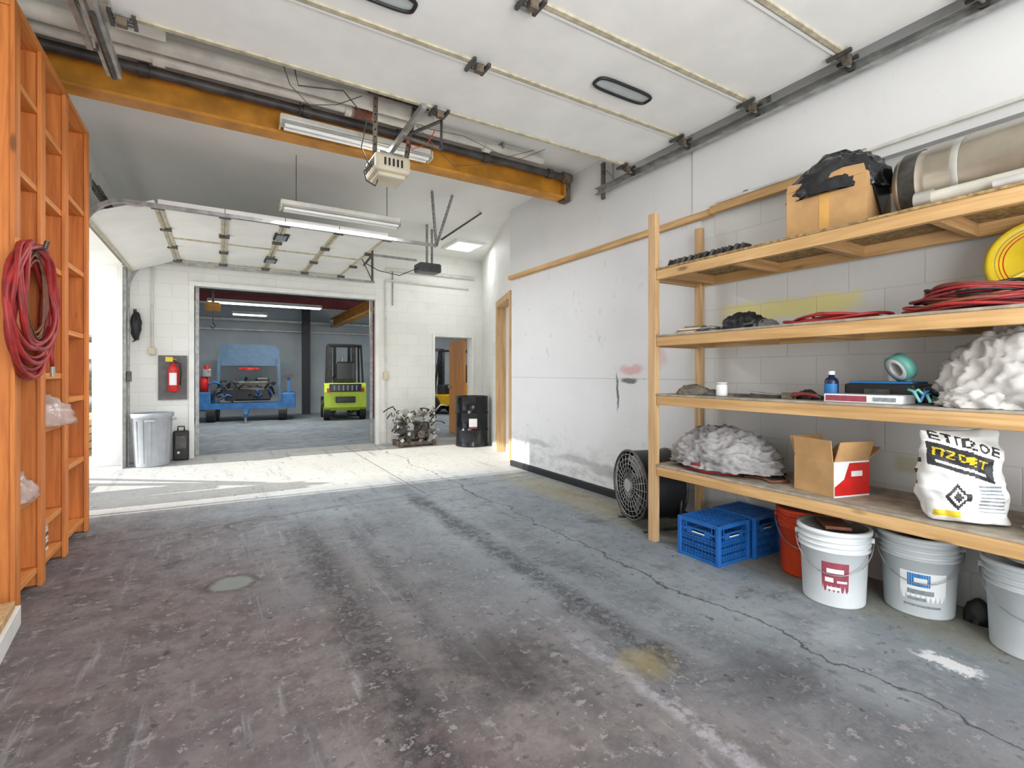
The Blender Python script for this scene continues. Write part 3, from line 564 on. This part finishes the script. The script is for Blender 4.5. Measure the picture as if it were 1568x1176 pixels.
# ---------------------------------------------------------------- right shelving
b=B('wooden_shelving_unit'); SY0=-1.2
tops=[2.10,1.59,1.14,.60]
for y in (2.685,-1.2):
    b.bb(2.865,2.915,y-.035,y+.035,0,2.53,WOODP); b.bb(3.40,3.45,y-.03,y+.03,0,2.50,WOODP)
for z in tops:
    b.bb(2.875,2.915,SY0,2.648,z-.085,z-.015,WOODS); b.bb(3.42,3.46,SY0,2.648,z-.085,z-.015,WOODS)
    for k in range(8):
        y=2.55-.53*k; b.bb(2.915,3.42,y-.02,y+.02,z-.085,z-.016,WOODX)
    b.bb(2.87,3.47,SY0,2.648,z-.015,z,OSB if z>2 else PLY)
    b.bar((2.915,2.70,z-.05),(3.42,2.70,z-.05),.03,.08,WOODX)
b.done(.003)
Zs=2.101
def carton(name,c,d,rz,m,mi,flap=.12,side=None,tilt=(.5,.9,.3,.7)):
    b=B(name); b.M=Matrix.Translation(c)@Matrix.Rotation(rz,4,'Z'); w,l,h=d; t=.006
    b.box((0,0,t/2),(w,l,t),m)
    b.box((-w/2,0,h/2),(t,l,h),m); b.box((w/2,0,h/2),(t,l,h),m); b.box((0,-l/2,h/2),(w,t,h),side or m); b.box((0,l/2,h/2),(w,t,h),m)
    for i,(px,py,ax) in enumerate(((-w/2,0,0),(w/2,0,0),(0,-l/2,1),(0,l/2,1))):
        if flap<=0: break
        a=tilt[i]; s_=1 if (px+py)>0 else -1
        if ax==0: b.box((px+s_*flap/2*math.sin(a),0,h+flap/2*math.cos(a)),(t,l*.96,flap),mi if i%2 else m,rot=(0,s_*a,0))
        else: b.box((0,py+s_*flap/2*math.sin(a),h+flap/2*math.cos(a)),(w*.96,t,flap),mi,rot=(-s_*a,0,0))
    return b
b=carton('cardboard_box',(3.2,1.52,Zs),(.36,.42,.31),0.08,CARD,CARDI,0)
b.box((-.184,.0,.155),(.002,.05,.30),TAPE); b.box((-.184,.0,.28),(.003,.2,.012),TAPE)
b.lump((0,.0,.24),(.20,.25,.25),mat('black_garbage_bag','#1f2023',.22,0,.2,8,.2),4,.09,1.5,5,True,.8)
b.extr([(-.186,-.21,.30),(-.186,.21,.30),(-.188,.2,.345),(-.190,.05,.33),(-.19,-.1,.36),(-.19,-.2,.35)],(.004,0,0),CARD)
b.extr([(-.15,-.215,.31),(.16,-.215,.31),(.1,-.23,.2),(-.02,-.235,.08),(-.1,-.23,.2)],(0,.004,0),BLKPL); b.done()
b=B('water_heater_tank'); cx=3.24; r=.19; cz=Zs+r+.002
R=Matrix.Rotation(PI/2,3,'X')
b.lathe([(0,0),(r*.35,0),(r*.4,.02),(r*.8,.02),(r*.92,.0),(r,.03),(r,.10),(r-.004,.105),(r-.004,.14),(r,.145),(r,.6),(r+.002,.605),(r+.002,.63),(r,.635),(r,1.6),(0,1.6)],(cx,1.19,cz),ALU,44,R)
b.lathe([(0,-.001),(r*.34,-.001)],(cx,1.19,cz),DKST,24,R); b.lathe([(r*.42,.018),(r*.8,.018)],(cx,1.19,cz),GRILL,44,R); b.lathe([(r*.82,.001),(r+.002,.028),(r+.002,.10)],(cx,1.188,cz),DKST,44,R)
for y in (.95,.3): b.lathe([(r+.001,0),(r+.002,.002),(r+.002,.03),(r+.001,.032)],(cx,y,cz),STRAP,44,R)
b.cyl((cx,.7,cz+r-.01),(cx,.7,cz+r+.04),.03,STRAP); b.done()
b=B('rolled_plastic_tube'); b.cyl((2.97,1.05,Zs+.046),(2.97,-.3,Zs+.05),.035,mat('translucent_roll','#cfcbbf',.3,0,.1)); b.cyl((2.97,1.05,Zs+.046),(2.97,.98,Zs+.046),.045,STRAP); b.cyl((2.905,.75,Zs+.021),(2.91,-.4,Zs+.021),.02,CLOTH); b.done()
b=B('tire_chain')
for k in range(20):
    y=2.58-.031*k; b.box((2.99+.01*(k%2),y,Zs+.035),(.08,.02,.055),DKST,rot=(.6,0,.2*(k%3-1))); b.box((3.05,y,Zs+.012),(.05,.026,.022),BLACK,rot=(0,0,.3*(k%2)))
b.bar((2.96,2.6,Zs+.012),(2.96,1.97,Zs+.012),.02,.02,DKST); b.done()
Zs=1.591
b=B('paper_stack')
for k in range(6): b.box((3.06+.01*k,2.43,Zs+.005+.009*k),(.25,.2-.012*k,.008),[LABW,CARD,BLD][k%3],rot=(0,0,.1*k-.2))
b.tube([(2.95,2.3,Zs+.02),(2.95,2.22,Zs+.03),(3.0,2.18,Zs+.02)],.012,GALV); b.done()
b=B('black_rag_bundle'); b.lump((3.05,2.03,Zs),(.12,.11,.09),BLACK,8,.3,3,4); b.lump((3.12,1.92,Zs),(.12,.05,.06),BLD,9,.2,3,4); b.done()
def hosepile(name,c,r,n,m,seed,th=.012,hgt=.08,sx=.75):
    b=B(name); rr=random.Random(seed)
    for k in range(n):
        ra=r*(1-.4*rr.random()); ph=rr.uniform(0,6); z=c[2]+th+hgt*(k/n)*(1.2-ra/r*.6)
        oy=.04*math.cos(ph)
        b.tube([(c[0]+ra*sx*math.cos(t)+.012*math.sin(3*t+ph),c[1]+ra*math.sin(t)+oy,max(c[2]+th,z+.015*math.sin(2*t+ph))) for t in [2*PI*j/40 for j in range(40)]],th,m[k%len(m)],7,True)
    return b
hosepile('air_hose_coil',(3.16,1.50,Zs),.28,6,[RED,RED,MAROON],3,.009,.05).done()
hosepile('extension_cord_pile',(3.10,.86,Zs),.27,22,[MAROON,BROWNH,RED,MAROON,BLACK],4,.008,.15,.7).done()
b=B('hose_reel'); cc=(3.36,.66,Zs+.238)
R=Euler((0,-1.25,.35)).to_matrix(); q=.84
b.lathe([(r_*q,z_) for r_,z_ in [(.05,-.04),(.25,-.05),(.28,-.03),(.285,0),(.27,.02),(.255,.005),(.16,0),(.06,.01),(.05,.03),(0,.03)]],cc,YEL,44,R)
for r_ in (.20,.185,.17): b.lathe([(r_-.003,.001),(r_,.006),(r_+.003,.001)],cc,REDP if r_<.19 else BLD,44,R)
c=Vector(cc)
for a in (0,2.1,4.2): b.bar(c+R@Vector((.05*math.cos(a),.05*math.sin(a),.012)),c+R@Vector((.21*math.cos(a),.21*math.sin(a),.010)),.03,.010,YEL)
b.cyl(c,c+R@Vector((0,0,.06)),.03,DKST); b.bar(c+Vector((.04,0,0)),(3.39,.66,Zs+.002),.05,.04,DKST); b.done()
Zs=1.141
b=B('work_gloves'); b.lump((3.0,2.40,Zs),(.08,.1,.055),mat('glove_brown','#7a7264',.9,0,.2),2,.3,3,4); b.lump((3.05,2.28,Zs),(.06,.07,.03),BLD,3,.3,3,3); b.done()
b=B('paint_jar'); b.lathe([(0,0),(.035,0),(.037,.005),(.037,.07),(.033,.075),(.033,.08),(0,.08)],(2.99,2.16,Zs),LABW,20); b.lathe([(.0,.081),(.036,.081),(.036,.095),(0,.095)],(2.99,2.16,Zs),BUCKG,20); b.done()
b=B('hand_tools'); b.bar((2.97,2.05,Zs+.01),(3.02,1.75,Zs+.01),.025,.018,DKST); b.bar((3.08,2.0,Zs+.012),(3.1,1.8,Zs+.012),.03,.02,BROWNH); b.box((2.99,1.70,Zs+.02),(.05,.06,.036),RUST,rot=(0,0,.3))
b.cyl((3.0,1.95,Zs+.03),(3.06,1.78,Zs+.012),.01,GALV); b.done()
b=B('pliers'); b.tube([(2.97,1.66,Zs+.02),(2.99,1.62,Zs+.035),(3.0,1.57,Zs+.03),(3.0,1.52,Zs+.02)],.012,MAROON); b.tube([(3.0,1.67,Zs+.03),(3.03,1.62,Zs+.03),(3.01,1.57,Zs+.02)],.012,REDP); b.cyl((3.0,1.53,Zs+.02),(2.99,1.50,Zs+.015),.012,DKST); b.lump((3.06,1.62,Zs),(.05,.05,.05),BLACK,3,.2,2,3); b.done()
b=B('spray_bottle'); b.lathe([(0,0),(.034,0),(.036,.006),(.036,.11),(.03,.125),(.016,.135),(.016,.15),(0,.15)],(3.09,1.50,Zs),mat('navy_bottle','#1c2c50',.3),20); b.patch((3.09,1.50,Zs),.0368,.0368,.03,.095,2.0,4.5,LABB,10); b.cyl((3.09,1.50,Zs+.148),(3.09,1.50,Zs+.17),.018,LABW); b.done()
b=B('flat_product_box'); b.box((2.99,1.27,Zs+.022),(.17,.36,.044),LABW,bev=.003); b.box((2.904,1.34,Zs+.022),(.002,.2,.03),LABR); b.box((2.904,1.16,Zs+.022),(.002,.1,.02),LABG); b.box((2.985,1.3,Zs+.0448),(.14,.26,.001),LABG); b.done()
b=B('drill_case'); b.box((3.22,1.27,Zs+.05),(.24,.34,.1),BLKPL,bev=.015); b.box((3.22,1.27,Zs+.106),(.2,.3,.012),LABB,bev=.004); b.box((3.095,1.27,Zs+.05),(.012,.12,.04),DKST); b.done()
b=B('tape_roll'); R=Euler((1.1,.2,.9)).to_matrix()
b.lathe([(.045,-.025),(.075,-.025),(.075,.025),(.045,.025),(.045,-.025)],(3.14,1.18,Zs+.188),TEAL,30,R); b.lathe([(.04,-.026),(.062,-.027),(.062,.027),(.04,.026),(.04,-.026)],(3.14,1.18,Zs+.188),LABW,30,R); b.cyl((3.24,1.22,Zs+.113),(3.24,1.22,Zs+.155),.05,LABW); b.done()
b=B('wire_tangle'); rr=random.Random(11)
pts=[Vector((3.0+rr.uniform(-.08,.08),1.01+rr.uniform(-.05,.06),Zs+rr.uniform(.012,.08))) for k in range(16)]
for k in range(13): b.tube([pts[k],pts[k].lerp(pts[k+2],.5)+Vector((0,0,.02)),pts[k+2]],.007,[BLACK,BLUEM,TEAL][k%3])
b.done()
b=B('canvas_drop_cloth'); b.lump((3.16,.64,Zs),(.23,.33,.34),CLOTH,1,.14,2.3,6,True,.8); b.lump((3.0,.80,Zs),(.11,.15,.1),CLOTH,5,.2,2.6,5); b.done()
Zs=.601
b=B('folded_tarp'); b.lump((3.14,2.25,Zs+.03),(.23,.35,.24),CLOTHG,7,.13,2.4,6,True,.8,(1,1,1.9))
for k in range(5): b.tube([(3.1+.2*math.cos(t),2.27+(.25+.015*k)*math.sin(t),Zs+.012+.01*k) for t in [2*PI*j/40 for j in range(40)]],.009,[RED,BROWNH][k%2],7,True)
b.tube([(3.0,2.0,Zs+.012),(3.05,1.9,Zs+.012),(2.98,1.8,Zs+.012),(3.1,1.76,Zs+.012),(3.2,1.85,Zs+.012)],.009,BROWNH); b.done()
b=carton('open_carton',(3.10,1.51,Zs),(.26,.26,.20),-.25,CARD,CARD,.12,LABW,(.12,1.0,.3,.35))
b.extr([(-.128,-.134,.01),(.128,-.134,.01),(.128,-.134,.19),(-.02,-.134,.19),(-.06,-.134,.10),(-.128,-.134,.06)],(0,-.002,0),REDP); b.box((.03,-.138,.13),(.08,.003,.03),LABW); b.done()
def sack(name,c,W,Tk,H,rz,lean):
    b=B(name); b.M=Matrix.Translation(c)@Matrix.Rotation(rz,4,'Z')@Matrix.Rotation(lean,4,'X')
    nu,nv=200,150; vs=[];fs=[];ms=[]
    sg=lambda v,e:(abs(v)**e)*(1 if v>=0 else -1)
    for j in range(nv+1):
        v=j/nv; pin=min(1,(1-v)/.22)**.6*.94+.06; bot=min(1,v/.08)**.5*.35+.65
        wv=W*(.95+.1*math.sin(v*5))*(bot*.3+.7); tv=Tk*pin*bot*(1-.25*v)
        for i in range(nu):
            a=2*PI*i/nu; x=wv*sg(math.cos(a),.6); y=tv*sg(math.sin(a),.85); z=H*v
            q=Vector((x,y,z)); w=.018*(1-2*abs(noise.noise(q*9)))+.012*noise.noise(q*22)+.03*noise.noise(q*4)
            vs.append((x+w*math.cos(a),y+w*math.sin(a)*(.5+pin*.5),z+(.05*noise.noise(Vector((x*6,y*2,2)))+.02*math.sin(x*20) if v>.9 else 0)))
    def letter(px,py,kind):
        if not(0<=px<=1 and 0<=py<=1): return False
        if kind==0: return px<.28 or abs(py-.5)<.13 or py>.82 or py<.16
        if kind==1: return abs(px-.5)<.16 or py>.82
        if kind==2: return px<.26 or px>.74 or py>.82
        if kind==3: return py>.82 or py<.16 or abs(px-py)<.18
        return (px-.5)**2+(py-.5)**2>.09 and (px-.5)**2+(py-.5)**2<.27
    for j in range(nv):
        for i in range(nu):
            fs.append((j*nu+i,j*nu+(i+1)%nu,(j+1)*nu+(i+1)%nu,(j+1)*nu+i))
            x,y,z=vs[j*nu+i]; v=z/H; m=BAGW; s_=x/W
            if y<0.01:
                vv=v+s_*.12
                if .80<vv<.90 and abs(s_)<.85:
                    k=int((s_+.85)/.28)
                    if letter(((s_+.85)/.28-k)*1.25,(vv-.80)/.1,k%5): m=BAGK
                if .50<vv<.76 and -.95<s_<.60: m=BAGK
                if .62<vv<.71 and -.85<s_<.5:
                    k=int((s_+.85)/.27)
                    if letter(((s_+.85)/.27-k)*1.25,(vv-.62)/.09,(k+2)%5): m=BAGY
                if .545<vv<.575 and -.8<s_<.4: m=BAGW
                if abs(s_+.35)/.30+abs(v-.27)/.15<1: m=BAGK
                if abs(s_+.35)/.20+abs(v-.27)/.10<1: m=BAGW
                if abs(s_+.35)/.12+abs(v-.27)/.06<1: m=BAGK
                if .12<v<.42 and .15<s_<.8 and (v*26)%1<.45: m=LABG
                if .05<v<.12 and -.85<s_<-.3: m=BAGY
            elif .3<v<.75: m=BAGK if (v*8)%1<.4 else BAGW
            ms.append(m)
    b.add(vs,fs,ms,True); b.add(vs[:nu],[tuple(range(nu))[::-1]],BAGW); b.add(vs[-nu:],[tuple(range(nu))],BAGW); return b.done()
sack('cement_bag',(3.0,.88,Zs+.005),.155,.08,.42,-.85,-.10)
b=B('striped_rag'); b.lump((3.1,.48,Zs),(.2,.17,.15),CLOTH,12,.2,2.4,5)
for k in range(5): b.tube([(3.1-.19*math.cos(t),.38+.05*k,Zs+.02+.15*math.sin(t)) for t in [PI*j/14 for j in range(1,8)]],.007,BLACK)
b.done()
# ---------------------------------------------------------------- floor items under shelves
def bucket(name,x,y,r0,r1,h,m,lid,labs):
    b=B(name); pr=[(0,.008),(r0-.01,.008),(r0,.0),(r0+.003,.01)]
    def R(z): return r0+(r1-r0)*z/h
    for z in (.72,.79,.86): pr+=[(R(h*z),h*z),(R(h*z)+.012,h*z+.003),(R(h*z)+.012,h*z+.012),(R(h*z),h*z+.014)]
    pr+=[(R(h),h-.015)]
    b.lathe(pr,(x,y,0),m,48)
    b.lathe([(r1,h-.025),(r1+.013,h-.022),(r1+.014,h-.002),(r1+.006,h+.004),(r1-.006,h+.003)],(x,y,0),m,48); b.lathe([(r1-.006,h+.003),(r1-.014,h-.012),(0,h-.012)],(x,y,0),lid,48)
    for (m2,z0,z1,a0,a1) in labs: b.patch((x,y,0),R(z0*h)+.0015,R(z1*h)+.0015,z0*h,z1*h,a0,a1,m2,20)
    av=math.atan2(-y,-x); pts=[]
    for k in range(17):
        t=PI*k/16; a=av+PI/2-PI*k/16
        pts.append((x+(r1+.016)*math.cos(a),y+(r1+.016)*math.sin(a),h*.86-.17*math.sin(t)))
    b.tube(pts,.003,GALV,6)
    for s_ in (-1,1): b.cyl((x+(r1-.005)*math.cos(av+s_*PI/2),y+(r1-.005)*math.sin(av+s_*PI/2),h*.86),(x+(r1+.02)*math.cos(av+s_*PI/2),y+(r1+.02)*math.sin(av+s_*PI/2),h*.86),.016,m,seg=12)
    return b
LIDD=mat('dirty_lid','#8d8a88',.6,0,.3,20)
A=math.atan2(-1.47,-3.05)
b=bucket('paint_bucket',3.05,1.47,.150,.172,.42,BUCK,LIDD,[(LABG,.06,.13,A-.5,A+.5),(LABR,.20,.60,A-.35,A+.45)])
for z0,z1,a0,a1 in ((.46,.52,-.2,.3),(.34,.40,-.25,.0),(.24,.28,-.2,.2),(.34,.37,.1,.4)): b.patch((3.05,1.47,0),.150+.022*z0+.003,.150+.022*z1+.003,z0*.42,z1*.42,A+a0,A+a1,LABW,8)
b.box((3.05,1.47,.428),(.2,.13,.02),BROWNH,rot=(0,0,.7),bev=.004); b.done()
A=math.atan2(-1.17,-3.33)
b=bucket('paint_bucket',3.325,1.165,.150,.172,.42,BUCKG,LIDD,[(LABW,.10,.58,A-.5,A+.75),(LABB,.40,.56,A-.3,A+.3)])
for z0,z1,a0,a1,m2 in ((.45,.51,-.12,.22,LABW),(.30,.36,-.3,.4,LABG),(.22,.26,-.3,.2,LABG),(.14,.17,-.4,.6,LABG)): b.patch((3.325,1.165,0),.150+.022*z0+.003,.150+.022*z1+.003,z0*.42,z1*.42,A+a0,A+a1,m2,8)
b.box((3.3,1.14,.425),(.16,.09,.014),DKST,rot=(0,0,1.0)); b.done()
bucket('orange_bucket',3.28,1.76,.13,.15,.42,ORB,MAROON,[]).done()
b=bucket('lidded_bucket',3.26,.70,.150,.172,.42,BUCKG,BUCKG,[(LABW,.2,.5,-3.0,-2.2)]); b.lathe([(.0,.43),(.10,.43),(.104,.425)],(3.26,.70,0),BUCK,30); b.done()
b=B('black_glove'); b.lump((3.40,.935,0),(.04,.05,.09),BLACK,3,.3,3,3); b.done()
def crate(name,x0,y0,L=.315,W=.315,H=.275,m=BLUEC):
    b=B(name)
    for x in (x0,x0+W):
        for y in (y0,y0+L): b.box((x,y,H/2),(.03,.03,H),m,bev=.006)
    def side(p,q,nrm):
        p,q=Vector(p),Vector(q)
        for z,h in ((.012,.024),(H-.014,.028),(H*.72,.012)): b.bar(p+Vector((0,0,z)),q+Vector((0,0,z)),.016,h,m)
        n=12
        for k in range(1,n):
            c=p.lerp(q,k/n); b.bar(c+Vector((0,0,.02)),c+Vector((0,0,H*.62 if 2<k<n-2 else H-.02)),.006,.006,m)
        for k in range(-2,n-1,1):
            a0=k/n; a1=(k+3)/n; z0,z1=.02,H*.62
            def cl(a,z): return p.lerp(q,a)+Vector((0,0,z))
            A0,A1=max(0,a0),min(1,a1); zz=lambda a:z0+(z1-z0)*(a-a0)/(a1-a0)
            if A1>A0: b.bar(cl(A0,zz(A0)),cl(A1,zz(A1)),.006,.006,m); b.bar(cl(1-A0,zz(A0)),cl(1-A1,zz(A1)),.006,.006,m)
        c0,c1=p.lerp(q,.2),p.lerp(q,.8); b.bar(c0+Vector((0,0,H*.70)),c1+Vector((0,0,H*.70)),.01,H*.16,m); e=Vector(nrm)*.007
        b.bar(p.lerp(q,.34)+e+Vector((0,0,H*.70)),p.lerp(q,.66)+e+Vector((0,0,H*.70)),.002,.018,LABW)
    side((x0,y0,0),(x0,y0+L,0),(-1,0,0)); side((x0,y0,0),(x0+W,y0,0),(0,-1,0)); side((x0+W,y0,0),(x0+W,y0+L,0),(1,0,0)); side((x0,y0+L,0),(x0+W,y0+L,0),(0,1,0))
    for k in range(1,10): b.bar((x0+W*k/10,y0,.012),(x0+W*k/10,y0+L,.012),.008,.01,m); b.bar((x0,y0+L*k/10,.014),(x0+W,y0+L*k/10,.014),.008,.01,m)
    for k in range(1,8): b.bar((x0+W*k/8,y0,H-.01),(x0+W*k/8,y0+L,H-.01),.006,.012,m); b.bar((x0,y0+L*k/8,H-.01),(x0+W,y0+L*k/8,H-.01),.006,.012,m)
    return b.done()
crate('milk_crate',2.86,2.09); crate('milk_crate',3.21,2.06,H=.29,W=.29)
b=B('drum_fan'); C=Vector((3.02,3.07,.34)); ax=Vector((-.96,.28,0)).normalized(); tv=Vector((0,0,1)); sv=ax.cross(tv).normalized()
def ring(o,r,th,m,seg=40): b.tube([C+ax*o+sv*r*math.cos(t)+tv*r*math.sin(t) for t in [2*PI*k/seg for k in range(seg)]],th,m,7,True)
b.cyl(C-ax*.02,C-ax*.36,.29,BLACK,seg=40,caps=False); b.cyl(C-ax*.36,C-ax*.02,.28,BLKPL,seg=40,caps=False)
for o in (0.0,-.36): ring(o,.292,.012,DKST)
for r in (.06,.1,.14,.18,.22,.26): ring(.012,r,.0035,GALV)
for k in range(24):
    t=2*PI*k/24; d=sv*math.cos(t)+tv*math.sin(t); b.tube([C+ax*.02+d*.05,C+ax*.02+d*.18,C+ax*0+d*.29],.003,GALV,5)
b.cyl(C+ax*.03,C+ax*.01,.055,STRAP,seg=20); b.cyl(C-ax*.05,C-ax*.22,.07,DKST,seg=20)
for k in range(5):
    t=2*PI*k/5; d=sv*math.cos(t)+tv*math.sin(t); e=-sv*math.sin(t)+tv*math.cos(t)
    b.add([C-ax*.1+d*.06-e*.03,C-ax*.06+d*.25-e*.09,C-ax*.13+d*.26+e*.09,C-ax*.13+d*.06+e*.03],[(0,1,2,3)],GALV)
for s_ in (-1,1):
    for o in (-.05,-.32): b.tube([C+ax*o+sv*s_*.27+tv*-.05,C+ax*o+sv*s_*.25-tv*.31,C+ax*o+sv*s_*.2-tv*.328],.012,DKST)
    b.tube([C+ax*.0+sv*s_*.22-tv*.328,C-ax*.4+sv*s_*.22-tv*.328],.012,DKST)
b.done()
# ---------------------------------------------------------------- lights
def area(name,loc,rot,sx,sy,e,col=(1,1,1)):
    l=bpy.data.lights.new(name,'AREA'); l.shape='RECTANGLE'; l.size=sx; l.size_y=sy; l.energy=e; l.color=col
    o=bpy.data.objects.new(name,l); o.location=loc; o.rotation_euler=rot; scene.collection.objects.link(o); return o
area('doorway_skylight',(1.1,-1.45,1.6),(PI/2+.12,0,0),2.6,2.6,140,(1,.99,.98))
area('fill_light_near',(1.05,4.33,3.27),(0,0,0),1.2,.1,20)  # fill lamp added below the near fixture, whose tubes are off
area('fill_light_far',(1.2,5.55,2.97),(0,0,0),1.2,.12,48)  # added fill to brighten the far bay; this fixture is unlit too
area('skylight_light',(3.75,7.9,3.54),(0,0,0),.45,.5,10,(.95,.98,1))
area('annex_tube_light',(1.0,13.4,2.92),(0,0,0),2.5,.3,100,(1,.99,.97))
area('annex_tube_light_b',(6.7,13.4,2.92),(0,0,0),2.5,.3,80,(1,.99,.97))
area('annex_area_light_c',(1.0,10.8,3.1),(0,0,0),2.5,.3,30,(1,.99,.97))  # area lamp near the annex opening, no fixture modelled above it
s=bpy.data.lights.new('sun','SUN'); s.energy=8.5; s.angle=.015; s.color=(1,.965,.91)
so=bpy.data.objects.new('sun',s); d=Vector((math.cos(math.radians(26)),-.05,-math.sin(math.radians(26)))); so.rotation_euler=d.to_track_quat('-Z','Y').to_euler(); so.location=(-8,7,5); scene.collection.objects.link(so)
w=bpy.data.worlds.new('sky'); scene.world=w; w.use_nodes=True; nt=w.node_tree; bg=nt.nodes['Background']
tc=nt.nodes.new('ShaderNodeTexCoord'); sp=nt.nodes.new('ShaderNodeSeparateXYZ'); cr=nt.nodes.new('ShaderNodeValToRGB')
nt.links.new(tc.outputs['Generated'],sp.inputs[0]); nt.links.new(sp.outputs[2],cr.inputs[0]); nt.links.new(cr.outputs[0],bg.inputs[0])
cr.color_ramp.elements[0].position=0; cr.color_ramp.elements[0].color=(.95,.97,1,1); cr.color_ramp.elements[1].position=.6; cr.color_ramp.elements[1].color=(.70,.83,1,1); bg.inputs[1].default_value=2.6
# ---------------------------------------------------------------- camera
cd=bpy.data.cameras.new('camera'); cd.sensor_width=36; cd.lens=36*748/1568; cd.shift_y=-17/1568; cd.clip_start=.05; cd.clip_end=200
co=bpy.data.objects.new('camera',cd); co.location=(0,0,1.3); co.rotation_euler=(PI/2,0,-math.atan2(448,748)); scene.collection.objects.link(co); scene.camera=co
scene.view_settings.view_transform='Standard'; scene.view_settings.look='None'; scene.view_settings.exposure=0.0
